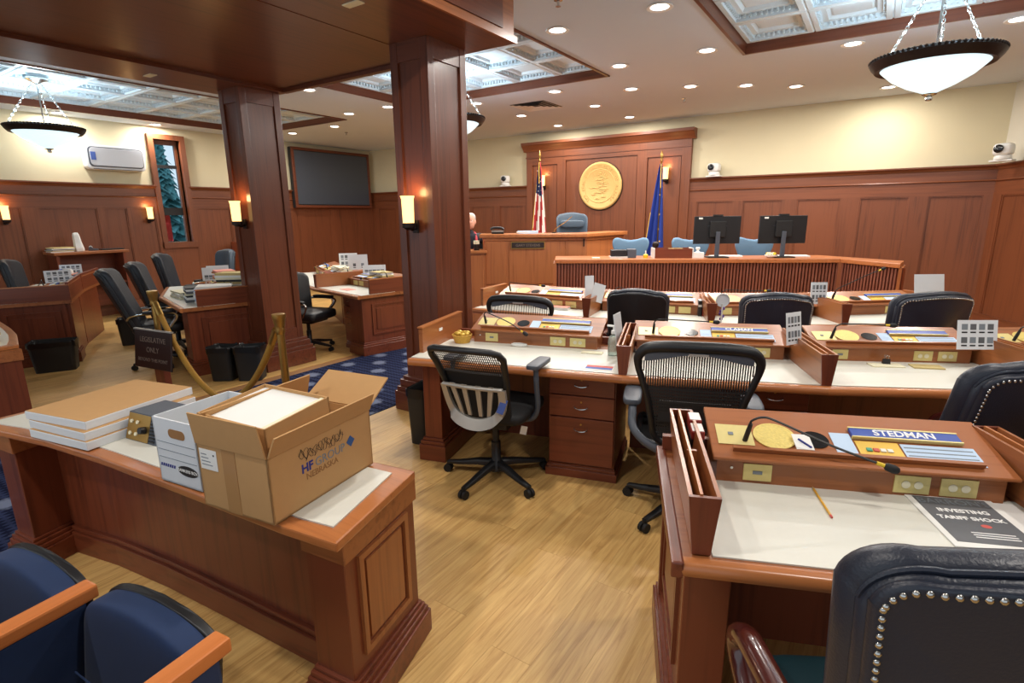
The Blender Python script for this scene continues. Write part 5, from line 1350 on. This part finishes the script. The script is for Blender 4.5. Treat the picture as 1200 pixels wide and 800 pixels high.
bin_('black waste bin further back by the large left desk corner', -8.30, 3.10, 62, w=.15, d=.14, h=.33)
bin_('black waste bin standing nearest the first column base', -5.33, 3.02, 40, w=.135, d=.12, h=.33)
bin_('black waste bin squeezed between panelled desk end and another bin', -5.56, 2.86, 35, w=.125, d=.115, h=.33)
bin_('slim black waste bin beside the end leg of the middle row desk', -2.68, 2.82, 10, w=.085, d=.14, h=.40)

# ------------------------------------------------------------------ rope barrier and sign
def stanchion(label, x, y_):
    t = thing('stanchion', label, 'stanchion', (x, y_, 0), 0, 'brass stanchions')
    MB().lathe([(.15, 0), (.15, .012), (.12, .03), (.05, .045), (.028, .06)], 28).build('base', 'brass', t, smooth=True)
    MB().lathe([(.026, .05), (.026, .90)], 20).build('post', 'brass', t, smooth=True)
    MB().lathe([(.026, .88), (.034, .90), (.030, .92), (.034, .94), (.042, .985), (.046, 1.0), (.046, 1.02), (.0, 1.025)], 20, cap=False).build('cap', 'brass', t, smooth=True)
    MB().tube([(.03*math.cos(a), .0, .915+.03*math.sin(a)) for a in [2*math.pi*k/12 for k in range(12)]], .006, 6, closed=True).build('hook_ring', 'brass', t, smooth=True)
stanchion('brass stanchion behind the cardboard box, right end of the rope', -3.30, 2.10)
stanchion('brass stanchion behind the dark sign, left end of the rope', -5.42, 2.23)
A_, B_ = Vector((-5.37, 2.22, .91)), Vector((-3.34, 2.10, .91)); rp = []
for k in range(41):
    u = k/40; p = A_.lerp(B_, u); p.z -= .80*(1-(2*u-1)**2)*.86; rp.append(p)
t = thing('barrier_rope', 'thick golden barrier rope sagging between the two brass stanchions', 'rope'); MB().tube(rp, .024, 10).build('rope', 'rope_gold', t, smooth=True)
for p, q in ((rp[0], rp[2]), (rp[-1], rp[-3])): MB().tube([p, p.lerp(q, .8)], .028, 10).build('end_cap', 'brass', t, smooth=True)
sg = thing('sign_stand', 'dark wooden sign stand reading LEGISLATIVE ONLY beyond this point', 'sign', (-5.20, 2.12, 0), D2R(8))
MB().box(-.10, -.07, 0, .12, .09, .04).build('base', 'red_wood_x', sg, bevel=.006); MB().box(-.065, -.03, .04, .065, .03, .62).build('post', 'red_wood_z', sg, bevel=.004)
pn = MB().box(-.26, -.045, -.17, .26, -.03, .17).build('sign_board', 'sign_dark', sg, loc=(-.02, 0, .52), rot=(-.14, 0, 0), bevel=.004)
MB().box(-.265, -.05, .168, .265, -.025, .18).build('board_edge', 'silver', pn)
for i, s in enumerate(('LEGISLATIVE', 'ONLY', 'BEYOND THIS POINT')): text('sign_lettering', s, (.066, .066, .044)[i], 'sign_letter', pn, (0, -.0455, .085-.09*i), (math.pi/2, 0, 0))

# ------------------------------------------------------------------ boxes on the gallery counter
CT = .727
bx = thing('cardboard_box', 'large open brown cardboard box with handwriting and print on the counter', 'box', (-1.441, .826, CT), D2R(8.9))
# local: +y along the long printed side (facing +x), -x along the short side
BL, BW, BH, TH = .468, .315, .222, .006
for b in ((-BW, 0, 0, 0, TH, BH), (-BW, BL-TH, 0, 0, BL, BH), (-TH, 0, 0, 0, BL, BH), (-BW, 0, 0, -BW+TH, BL, BH), (-BW, 0, 0, 0, BL, TH)): MB().box(*b).build('wall', 'kraft', bx)
def flap(name, p, q, out, ang, ln, mat='kraft'):
    p, q = Vector(p), Vector(q); o_ = Vector(out); d = o_*math.cos(ang)*ln+Vector((0, 0, math.sin(ang)*ln)); ins = (q-p).normalized()*.006
    n_ = (q-p).cross(d).normalized()*.005
    return MB().hexa([tuple(p), tuple(q), tuple(q+n_), tuple(p+n_)], [tuple(p+d+ins), tuple(q+d-ins), tuple(q+d-ins+n_), tuple(p+d+ins+n_)]).build(name, mat, bx)
flap('flap', (0, 0, BH), (0, BL, BH), (1, 0, 0), 1.15, .075)
flap('flap', (-BW, BL, BH), (0, BL, BH), (0, 1, 0), .55, .155)
flap('flap', (-BW, 0, BH), (0, 0, BH), (0, -1, 0), 1.42, .110)
flap('flap', (-BW, 0, BH), (-BW, BL, BH), (-1, 0, 0), 1.9, .11)
MB().box(-BW+TH, BL*.42, BH-.04, -TH, BL-TH, BH-.03).build('packing_sheet', 'kraft_dark', bx)
MB().box(-.20, -.0012, .0, -.14, 0, BH).build('packing_tape', 'tape', bx)
lb = MB().box(-.305, -.0015, .135, -.225, 0, .205).build('shipping_label', 'paper', bx)
for k in range(4): MB().box(-.298, -.002, .150+k*.012, -.298+.05-.008*k, -.0014, .153+k*.012).build('print_line', 'ink_grey', lb)
MB().box(-.242, -.002, .185, -.236, -.0014, .191).build('print_line', 'ink_black', lb)
RX = (math.pi/2, 0, math.pi/2)
text('logo_text', 'HF', .042, 'ink_blue', bx, (.0005, .150, .128), RX, bold=.0012); text('logo_text', 'GROUP', .042, 'ink_grey', bx, (.0005, .255, .128), RX)
text('logo_text', 'NEBRASKA', .030, 'kraft_dark', bx, (.0005, .215, .096), RX)
dm = MB(); dm.T = Matrix.Rotation(math.pi/4, 4, 'X'); dm.box(0, -.015, -.015, .0012, .015, .015); dm.build('logo_diamond', 'ink_navy', bx, loc=(0, .356, .138))
ts = MB(); rr = random.Random(5); pts = []
for k in range(64):
    u = k/63; pts.append((.0016, .12+.20*u+.010*math.sin(k*2.1), .176+.018*math.sin(k*1.55)+rr.uniform(-.008, .008)))
ts.tube(bez(pts, 2), .0007, 4).build('handwriting', 'ink_black', bx)
# shallow tray box tilted on the left wall of the carton
tr = thing('tray_box', 'shallow brown box with white inside resting on the cardboard box', 'box', (-1.760, .800, CT+BH-.015), D2R(8.9))
tr.rotation_euler = (D2R(4), D2R(2), D2R(9))
for b in ((.0, .0, 0, .30, .005, .11), (0, .265, .0, .30, .27, .11), (0, 0, 0, .005, .27, .11), (.295, 0, 0, .30, .27, .11), (0, 0, 0, .30, .27, .005)): MB().box(*b).build('wall', 'kraft', tr)
MB().box(.005, .005, .005, .295, .265, .098).build('paper_ream', 'paper', tr); MB().box(.270, .005, .098, .295, .265, .104).build('paper_edge', 'paper_cream', tr)
MB().box(.125, -.001, .0, .130, 0, .11).build('seam', 'kraft_dark', tr)
# white bankers box
wb = thing('storage_box', 'white storage box with a handle hole, left of the cardboard box', 'box', (-1.845, .815, CT), D2R(8))
for b in ((-.225, 0, 0, 0, .006, .245), (-.225, .30, 0, 0, .306, .245), (-.006, 0, 0, 0, .306, .245), (-.225, 0, 0, -.219, .306, .245), (-.225, 0, 0, 0, .306, .006)): MB().box(*b).build('wall', 'box_white', wb)
MB().prism([(x-.098, z+.195) for x, z in rrect(-.045, -.017, .045, .017, .016)], -.0008, .0, 'y').build('handle_hole', 'kraft_dark', wb)
for z in (.155, .125, .095): MB().box(-.215, -.0008, z, -.01, 0, z+.002).build('ruled_line', 'ink_grey', wb)
for k in range(7): MB().prism([(-.215+k*.012, .06), (-.207+k*.012, .06), (-.202+k*.012, .072), (-.210+k*.012, .072)], -.0008, 0, 'y').build('stripe_mark', 'ink_blue', wb)
lo = MB().prism([(x-.065, z+.062) for x, z in [(.055*math.cos(a), .020*math.sin(a)) for a in [2*math.pi*k/20 for k in range(20)]]], -.0009, 0, 'y').build('logo_oval', 'ink_black', wb); text('logo_text', 'BANKERS BOX', .0165, 'white_ink', lo, (-.065, -.0012, .062), (math.pi/2, 0, 0))
# three flat cartons
for k, (dx, dy, rz) in enumerate(((0, 0, 1), (-.012, .006, .0), (-.045, .012, 3))):
    t = thing('flat_carton', ['bottom', 'middle', 'top'][k]+' flat white carton with brown lid in the stack on the counter', 'carton', (-2.82+dx, .93+dy, CT+k*.0375), D2R(10+rz), 'stacked flat cartons')
    MB().box(-.215, -.235, 0, .185, .26, .036).build('carton', 'box_white', t, bevel=.002, seg=1); MB().box(-.213, -.233, .036, .183, .258, .0375).build('lid', 'kraft', t)
for k in range(2):
    t = thing('flat_carton', ['lower', 'upper'][k]+' flat white carton lying behind the cartons at the far edge', 'carton', (-3.02+.01*k, 1.165-.004*k, CT+k*.028), D2R(12+2*k), 'far flat cartons'); MB().box(-.17, -.08, 0, .17, .08, .027).build('carton', 'box_white', t, bevel=.002, seg=1); MB().box(-.168, -.078, .027, .168, .078, .0278).build('lid', 'paper', t)
# equipment box with brass panel
eq = thing('equipment_box', 'grey electronic box with sloping brass control panel on the counter', 'device', (-2.50, .985, CT), D2R(8))
MB().prism([(-.09, 0), (-.055, .115), (.10, .115), (.10, 0)], -.125, .085, 'x').build('case', 'grey_plastic', eq, bevel=.003)
pl_ = MB().hexa([(-.12, -.0915, .004), (.03, -.0915, .004), (.03, -.0885, .004), (-.12, -.0885, .004)], [(-.12, -.0575, .111), (.03, -.0575, .111), (.03, -.0545, .111), (-.12, -.0545, .111)]).build('control_panel', 'brass', eq)
for k, (x, u) in enumerate(((-.09, .25), (-.09, .7), (-.05, .25), (-.05, .7))): MB().lathe([(.008, 0), (.008, .006), (0, .006)], 10, cap=False).build('switch', 'paper_cream', pl_, loc=(x, -.0925+.034*u, .004+.107*u), rot=(1.27, 0, 0))
MB().lathe([(.016, 0), (.014, .022), (0, .022)], 14, cap=False).build('knob', 'black_plastic', pl_, loc=(.0, -.0925+.034*.45, .004+.107*.45), rot=(1.27, 0, 0))
for k in range(7): MB().box(.04, -.0925+.0042*k, .012+.0135*k, .075, -.088+.0042*k, .018+.0135*k).build('vent_slot', 'ink_black', eq)

# ------------------------------------------------------------------ small things on the right hand desks
def cardboard_photo(label, loc, rz, tilt, w=.14, h=.20, grid=(4, 2), group='white photo cards', face=-1):
    t = thing('photo_card', label, 'card', loc, D2R(rz), group)
    b = MB().box(-w/2, -.0015, 0, w/2, .0015, h).build('card', 'card_white', t, rot=(D2R(tilt), 0, 0))
    for i in range(grid[0]):
        for j in range(grid[1]):
            x = (-.5+(i+.5)/grid[0])*w*.86; z = h*(.22+.45*j)
            MB().box(x-w*.075, -.0024, z, x+w*.075, -.0015, z+h*.20).build('portrait', 'ink_grey' if (i+j) % 2 else 'print_grey', b)
            MB().box(x-w*.07, -.0024, z-.022*h/.2, x+w*.07, -.0015, z-.012*h/.2).build('caption', 'ink_black', b)
    return t
cardboard_photo('photo card in the rack between the black mesh chair desk and the next', (-.34, 3.52, .885), 60, -8, .13, .19)
cardboard_photo('large card of portrait photos standing in a rack by the tall leather chair', (.55, 4.00, .865), 30, -10, .22, .17)
cardboard_photo('photo card in the rack between the last two back row desks', (-.37, 5.40, .86), 30, -6, .14, .19)
tag(MB().box(-.13, -.0015, 0, .13, .0015, .17).build('blank_card', 'card_white', loc=(.44, 6.05, .93), rot=(D2R(-12), 0, D2R(32))), 'blank white card standing behind the third leather chair', 'card')
tag(MB().box(-.05, -.002, 0, .05, .002, .23).build('tall_card', 'card_white', loc=(-2.20, 4.60, .86), rot=(D2R(-4), D2R(2), D2R(62))), 'tall narrow white card standing in the first back row rack', 'card')
tag(MB().box(-.06, -.002, 0, .06, .002, .17).build('leaning_card', 'card_white', loc=(-2.11, 4.55, .86), rot=(D2R(-6), D2R(18), D2R(50))), 'shorter white card leaning right in the first back row rack', 'card')
tag(MB().box(-.04, -.002, 0, .04, .002, .24).build('grey_card', 'card_white', loc=(-1.30, 3.20, .80), rot=(D2R(-4), D2R(-8), D2R(80))), 'narrow grey white card standing in the rack behind the bottle', 'card')
tag(MB().box(-.16, -.002, 0, .16, .002, .09).build('paper_slip', 'paper', loc=(.96, 4.32, .93), rot=(D2R(-25), 0, D2R(30))), 'paper slip leaning on the last middle row console at the right border', 'paper')
# nearest desk
pc_ = thing('pencil', 'yellow wooden pencil lying on the nearest desk', 'pencil', (-.049, 1.836, .7505), math.atan2(-.17, .065))
MB().tube([(-.085, 0, 0), (.08, 0, 0)], .0036, 6).build('shaft', 'pencil_yellow', pc_); MB().tube([(.08, 0, 0), (.092, 0, 0)], .0037, 8).build('eraser', 'print_red', pc_); MB().tube([(-.085, 0, 0), (-.102, 0, 0)], [.0036, .0006], 6).build('tip', 'paper_tan', pc_)
mg = thing('magazine', 'grey magazine with white headline INVESTING TARIFF SHOCK on the nearest desk', 'magazine', (.165, 2.045, .7468), D2R(-2))
def q(u, v): return (u, v)
mg.rotation_euler = (0, 0, D2R(22))
MB().box(.0, -.30, 0, .245, 0, .0045).build('pages', 'paper', mg, bevel=.001, seg=1); cv_ = MB().box(.018, -.275, .0045, .222, -.018, .0052).build('cover_print', 'print_grey', mg)
text('masthead', 'BARRON\'S', .043, 'ink_grey', cv_, (.122, -.046, .0054), (0, 0, 0)); text('headline', 'INVESTING', .028, 'white_ink', cv_, (.122, -.10, .0054), bold=.0008); text('headline', 'TARIFF SHOCK', .026, 'white_ink', cv_, (.122, -.142, .0054), bold=.0008)
MB().sq((.14, -.180, .0056), (.014, .010, .0006), 1, 1, 10, 6).build('red_mark', 'print_red', cv_)
for k in range(3): MB().box(.08, -.222-.012*k, .0052, .19, -.218-.012*k, .0056).build('caption_line', 'white_ink', cv_)
MB().box(.235, -.27, .001, .30, -.02, .003).build('loose_page', 'paper', mg)
u22 = Vector((math.cos(D2R(22)), math.sin(D2R(22)))); v22 = Vector((-math.sin(D2R(22)), math.cos(D2R(22))))
o22 = Vector((-.345, 1.285))
for k, (du, dv, hh, l) in enumerate(((.112, .575, .16, 'red law book nearest the rack by the console of the nearest desk'), (.112, .66, .17, 'red law book behind another beside the nearest console'))):
    p = o22+u22*du+v22*dv; t = thing('law_book', l, 'book', (p.x, p.y, .7468), D2R(22), 'red law books')
    MB().box(-.022, -.04, 0, .022, .04, hh).build('cover', 'red_book', t, bevel=.003, seg=1); MB().box(-.019, -.037, hh, .019, .037, hh+.001).build('page_block', 'paper', t)
    for z in (.05, .10): MB().box(-.0225, -.0408, z, .0225, .0408, z+.03).build('spine_label', 'book_black', t)
p = o22+u22*.458+v22*.565
nt_ = thing('note_card', 'small white note with blue ink beside the medallion on the nearest console', 'note', (p.x, p.y, .882), D2R(22)); nt_.rotation_euler = (D2R(16.5), 0, D2R(22))
MB().box(-.028, -.04, 0, .028, .04, .0012).build('card', 'paper', nt_); MB().tube([(-.012, .012, .002), (.002, -.006, .002), (.02, -.03, .002)], .004, 5).build('ink_mark', 'ink_blue', nt_)
# middle row
bk = thing('basket', 'small round wicker basket on the first middle row desk', 'basket', (-2.45, 3.00, .7468)); MB().lathe([(.055, 0), (.075, .06), (.07, .062), (.052, .006)], 24).build('bowl', 'basket', bk, smooth=True)
for k in range(7): MB().sq((.04*math.cos(k*.9), .04*math.sin(k*.9), .065+.005*(k % 2)), (.024, .02, .014), 1, 1, 8, 6).build('sweet', 'gold_panel', bk, smooth=True)
bt_ = thing('sanitizer_bottle', 'clear pump bottle beside the first middle row rack', 'bottle', (-1.36, 3.22, .7468)); MB().lathe([(.033, 0), (.035, .01), (.035, .10), (.028, .125), (.014, .135), (.014, .145)], 20).build('body', 'clear_bottle', bt_, smooth=True); MB().lathe([(.016, .145), (.016, .165), (.006, .168), (.006, .19)], 12).build('pump', 'white_plastic', bt_); MB().box(-.045, -.008, .188, .012, .008, .20).build('nozzle', 'white_plastic', bt_, bevel=.003)
fl = thing('flyer', 'white flyer with red and blue print on the first middle row desk', 'flyer', (-1.31, 2.92, .7470), D2R(15)); MB().box(-.10, -.08, 0, .08, .08, .001).build('sheet', 'paper', fl); MB().box(-.085, -.06, .001, .075, -.02, .0014).build('blue_band', 'print_blue', fl); MB().box(-.085, -.02, .001, .075, .02, .0014).build('red_band', 'print_red', fl)
cb = thing('cable_coil', 'coiled white cable in front of the first middle row console', 'cable', (-2.02, 3.10, .750), D2R(15)); MB().tube([((.055+.004*math.sin(k*.7))*math.cos(k*.5), .022*math.sin(k*.5), .004+.0012*k/4) for k in range(44)], .0028, 5).build('coil', 'paper', cb, smooth=True)
tag(MB().box(-.07, -.03, 0, .07, .03, .006).build('note_pad', 'paper_cream', loc=(-1.50, 3.20, .7468), rot=(0, 0, D2R(15))), 'cream note pad before the first middle row console', 'note pad')
tag(MB().box(-.09, -.04, 0, .09, .04, .006).build('note_pad', 'paper_cream', loc=(.13, 3.83, .7468), rot=(0, 0, D2R(26))), 'cream note pad under a binder clip on the third middle row desk', 'note pad')
tag(MB().box(-.08, -.04, 0, .08, .04, .008).build('note_pad', 'paper_tan', loc=(.33, 3.91, .7468), rot=(0, 0, D2R(20))), 'yellowish note pad right of the binder clip on the third middle row desk', 'note pad')
cl = thing('binder_clip', 'black and silver binder clip on the third middle row desk', 'clip', (.13, 3.86, .753), D2R(20)); MB().prism([(-.012, 0), (.012, 0), (.002, .03), (-.002, .03)], -.02, .02, 'x').build('body', 'ink_black', cl)
for s in (-1, 1): MB().tube([(-.008, 0, .028), (-.008, s*.012, .05), (.008, s*.012, .05), (.008, 0, .028)], .0015, 5).build('wire', 'chrome', cl)
# back row
bp_ = thing('pink_book', 'thin pink book on the first back row desk', 'book', (-2.52, 4.60, .7468), D2R(8)); MB().box(-.10, -.05, 0, .10, .05, .025).build('pages', 'paper', bp_); MB().box(-.102, -.052, .025, .102, .052, .028).build('cover', 'paper_pink', bp_)
for k, (dx, hh, mt) in enumerate(((0, .14, 'book_black'), (.035, .125, 'red_book'))):
    t = thing('small_book', ['black', 'red'][k]+' book standing between console and rack in the back row', 'book', (-1.27+dx, 4.95+dx*.3, .7468), D2R(20)); MB().box(-.014, -.05, 0, .014, .05, hh).build('cover', mt, t); MB().box(-.011, -.046, hh, .011, .046, hh+.001).build('page_block', 'paper', t); MB().box(-.0145, -.0505, hh*.6, .0145, -.05, hh*.75).build('spine_label', 'paper', t)
ff = thing('hand_fan', 'white round paper fan with purple ribbon on the back row', 'fan', (-1.02, 4.70, .7468), D2R(28)); MB().tube([(0, 0, 0), (0, 0, .16)], .007, 8).build('handle', 'white_plastic', ff)
m = MB().lathe([(.055, -.006), (.058, 0), (.055, .006), (0, .006)], 24, cap=False); m.v = [(x, z, y_) for x, y_, z in m.v]; m.build('disc', 'card_white', ff, loc=(0, 0, .19), smooth=True)
for k in range(5): MB().sq((.012*math.sin(k*2), .01, .03+k*.022), (.016, .012, .014), 1, 1, 8, 6).build('ribbon', 'purple', ff, smooth=True)

# ------------------------------------------------------------------ clutter on the left hand desks
LC = 'papers on the left rows'
def at_row(o, th, u, v, sx=-1): 
    d = Vector((sx*math.cos(D2R(th)), math.sin(D2R(th)))); n = Vector((-sx*math.sin(D2R(th)), math.cos(D2R(th)))); return Vector(o)+d*u+n*v
o2 = (-5.92, 2.66)
p = at_row(o2, 15, .22, .40); paper_stack('pale blue papers on the desk beside the first column', (p.x, p.y, .7468), 50, .34, .26, 8, ['paper_blue', 'paper'], th=.024)
p = at_row(o2, 15, .45, .66); paper_stack('pile of mixed books and papers on the console beside the first column', (p.x, p.y, .90), 40, .30, .22, 6, ['paper', 'paper_tan', 'ink_black', 'paper_cream'], th=.018)
p = at_row(o2, 15, .80, .66); paper_stack('pile with orange covers on the cluttered left desk console', (p.x, p.y, .90), -12, .28, .20, 7, ['paper_pink', 'paper', 'arm_wood_x'], th=.018)
p = at_row(o2, 15, .55, .28); paper_stack('dark framed photographs lying on the cluttered left desk', (p.x, p.y, .7468), -25, .32, .24, 7, ['print_grey', 'paper', 'ink_black', 'paper_cream'], th=.024)
p = at_row(o2, 15, .95, .28); paper_stack('open newspapers on the cluttered left desk near the padded chairs', (p.x, p.y, .7468), -10, .38, .28, 5, ['paper_cream', 'paper'], th=.014)
o2b = at_row(o2, 15, 1.2, 0); p = at_row(o2b, 28, .45, .66)
cardboard_photo('white photo card on the second left middle desk, upper one', (p.x, p.y, .90), 62, -8, .26, .15, (5, 1))
p = at_row(o2b, 28, .85, .62); paper_stack('white paper pile on the second left middle desk', (p.x, p.y, .90), -22, .30, .2, 4, ['paper', 'paper_cream'], th=.014)
p = at_row(o2, 15, 1.10, .62); cardboard_photo('white photo card on the cluttered left desk, lower one', (p.x, p.y, .90), 62, -8, .28, .16, (5, 1))
o3 = (-5.0, 4.21)
p = at_row(o3, 11, .45, .62); paper_stack('tan folder and papers on the console of the desk between the columns', (p.x, p.y, .90), -10, .28, .18, 4, ['paper_tan', 'paper', 'ac_grey'], th=.012)
p = at_row(o3, 11, .75, .70); cardboard_photo('wide white card on the console of the desk between the columns', (p.x, p.y, .91), 48, -14, .30, .11, (5, 1))
p = at_row(o3, 11, .62, .22); tag(MB().box(-.10, -.06, 0, .10, .06, .004).build('pink_slip', 'paper_pink', loc=(p.x, p.y, .7468), rot=(0, 0, -.2)), 'pink slip on the desk between the columns', 'paper')
o3b = at_row(o3, 11, 1.15, 0); p = at_row(o3b, 20, .30, .30); tag(MB().box(-.13, -.004, 0, .13, .004, .17).build('pink_folder', 'paper_pink', loc=(p.x, p.y, .7468), rot=(D2R(-10), 0, D2R(-15))), 'upright salmon pink folder on the second desk between the columns', 'folder')
for k, (u, l, g_) in enumerate(((.35, 'photo card, left one above the second desk between the columns', (4, 2)), (.75, 'white card with drawing, right one above the second desk between the columns', (2, 1)))):
    p = at_row(o3b, 20, 1.0-u, .74); cardboard_photo(l, (p.x, p.y, .92), 52, -6, .26, .21, g_)
p = at_row(o3b, 20, .55, .60); paper_stack('long white papers on the second console between the columns', (p.x, p.y, .88), -20, .50, .16, 4, ['paper', 'paper_cream'], th=.018)
o1 = (-8.09, 1.58)
p = at_row(o1, 24, .62, .66); cardboard_photo('card with eight portraits on the large left desk', (p.x, p.y, .90), 74, -8, .26, .15, (4, 2))
o1b = at_row(o1, 24, 1.2, 0)
p = at_row(o1b, 30, .35, .66); cardboard_photo('white card leaning behind the pink folder on the left front row', (p.x, p.y, .92), 70, -12, .24, .14, (4, 2))
p = at_row(o1, 24, 1.05, .70); t = thing('paper_cup', 'white paper cup on the left front row', 'cup', (p.x, p.y, .91)); MB().lathe([(.03, 0), (.042, .12), (.038, .12), (.028, .006), (0, .006)], 16).build('body', 'paper', t, smooth=True)
p = at_row(o1b, 30, .10, .66); tag(MB().box(-.15, -.10, 0, .15, .10, .01).build('pink_folder', 'paper_pink', loc=(p.x, p.y, .925), rot=(.25, 0, -.5)), 'pink folder lying on the left front row console', 'folder')
p = at_row(o1b, 30, .25, .60); t = thing('blue_bag', 'crumpled blue and white bag on the left front row', 'bag', (p.x, p.y, .92)); MB().sq((0, 0, .04), (.12, .07, .04), .8, .8, 16, 10, lambda x, y_, z: (x, y_, z*(1+.3*math.sin(x*60)))).build('bag', 'print_blue', t, smooth=True); MB().sq((.12, .02, .05), (.05, .05, .05), .9, .9, 14, 8).build('crumple', 'paper', t, smooth=True)
p = Vector((-5.62, 1.08)); paper_stack('tan papers on the counter end at the left border', (p.x, p.y, CT), 20, .2, .16, 4, ['paper_cream', 'paper_tan'], th=.02)

# ------------------------------------------------------------------ outside the window
for k, (x, y_, h_, l) in enumerate(((-16.2, 7.3, 5.5, 'dark evergreen tree outside the window, nearer one'), (-18.5, 9.5, 7.0, 'evergreen tree further off outside the window'), (-17, 7.6, 6.2, 'middle evergreen tree outside the window'))):
    t = thing('spruce_tree', l, 'tree', (x, y_, -1.5), 0, 'trees outside the window'); MB().lathe([(.12, 0), (.03, h_)], 8).build('trunk', 'bark', t)
    m = MB(); rr = random.Random(k)
    for i in range(520):
        z = rr.uniform(.1, 1)*h_; R_ = (1-z/h_)*1.5+.1; a = rr.uniform(0, 6.283); L = R_*rr.uniform(.5, 1)
        c, s = math.cos(a), math.sin(a); w_ = .12+.1*rr.random()
        m.add([(0, 0, z), (c*L*.6-s*w_, s*L*.6+c*w_, z-.12), (c*L, s*L, z-.30), (c*L*.6+s*w_, s*L*.6-c*w_, z-.12)], [(0, 1, 2, 3)])
    f = m.build('foliage', 'tree_leaf', t); f['kind'] = 'stuff'
tag(MB().box(-.9, -.9, 0, .9, .9, 1.9).build('parked_van', 'snow_white', loc=(-14.5, 5.9, -1.2), rot=(0, 0, .3), bevel=.12), 'pale vehicle side outside the lower part of the window', 'vehicle')
tag(MB().box(-.03, 0, 0, .0, .12, .55).build('red_banner', 'red_cloth', loc=(-11.36, 5.075, 1.23)), 'strip of red cloth at the lower left of the window', 'cloth')

# ------------------------------------------------------------------ put the empties of free-standing things at their bases
def rebase(t):
    bpy.context.view_layer.update()
    P = [ch.matrix_world @ Vector(c) for ch in t.children for c in ch.bound_box]
    b = Vector(((min(p.x for p in P)+max(p.x for p in P))/2, (min(p.y for p in P)+max(p.y for p in P))/2, min(p.z for p in P)))
    for ch in t.children: ch.location = ch.location-b
    t.location = b
for o in list(bpy.data.objects):
    if o.type == 'EMPTY' and o.parent is None and o.get('category') and o.location.length < 1e-6 and abs(o.rotation_euler.z) < 1e-6: rebase(o)
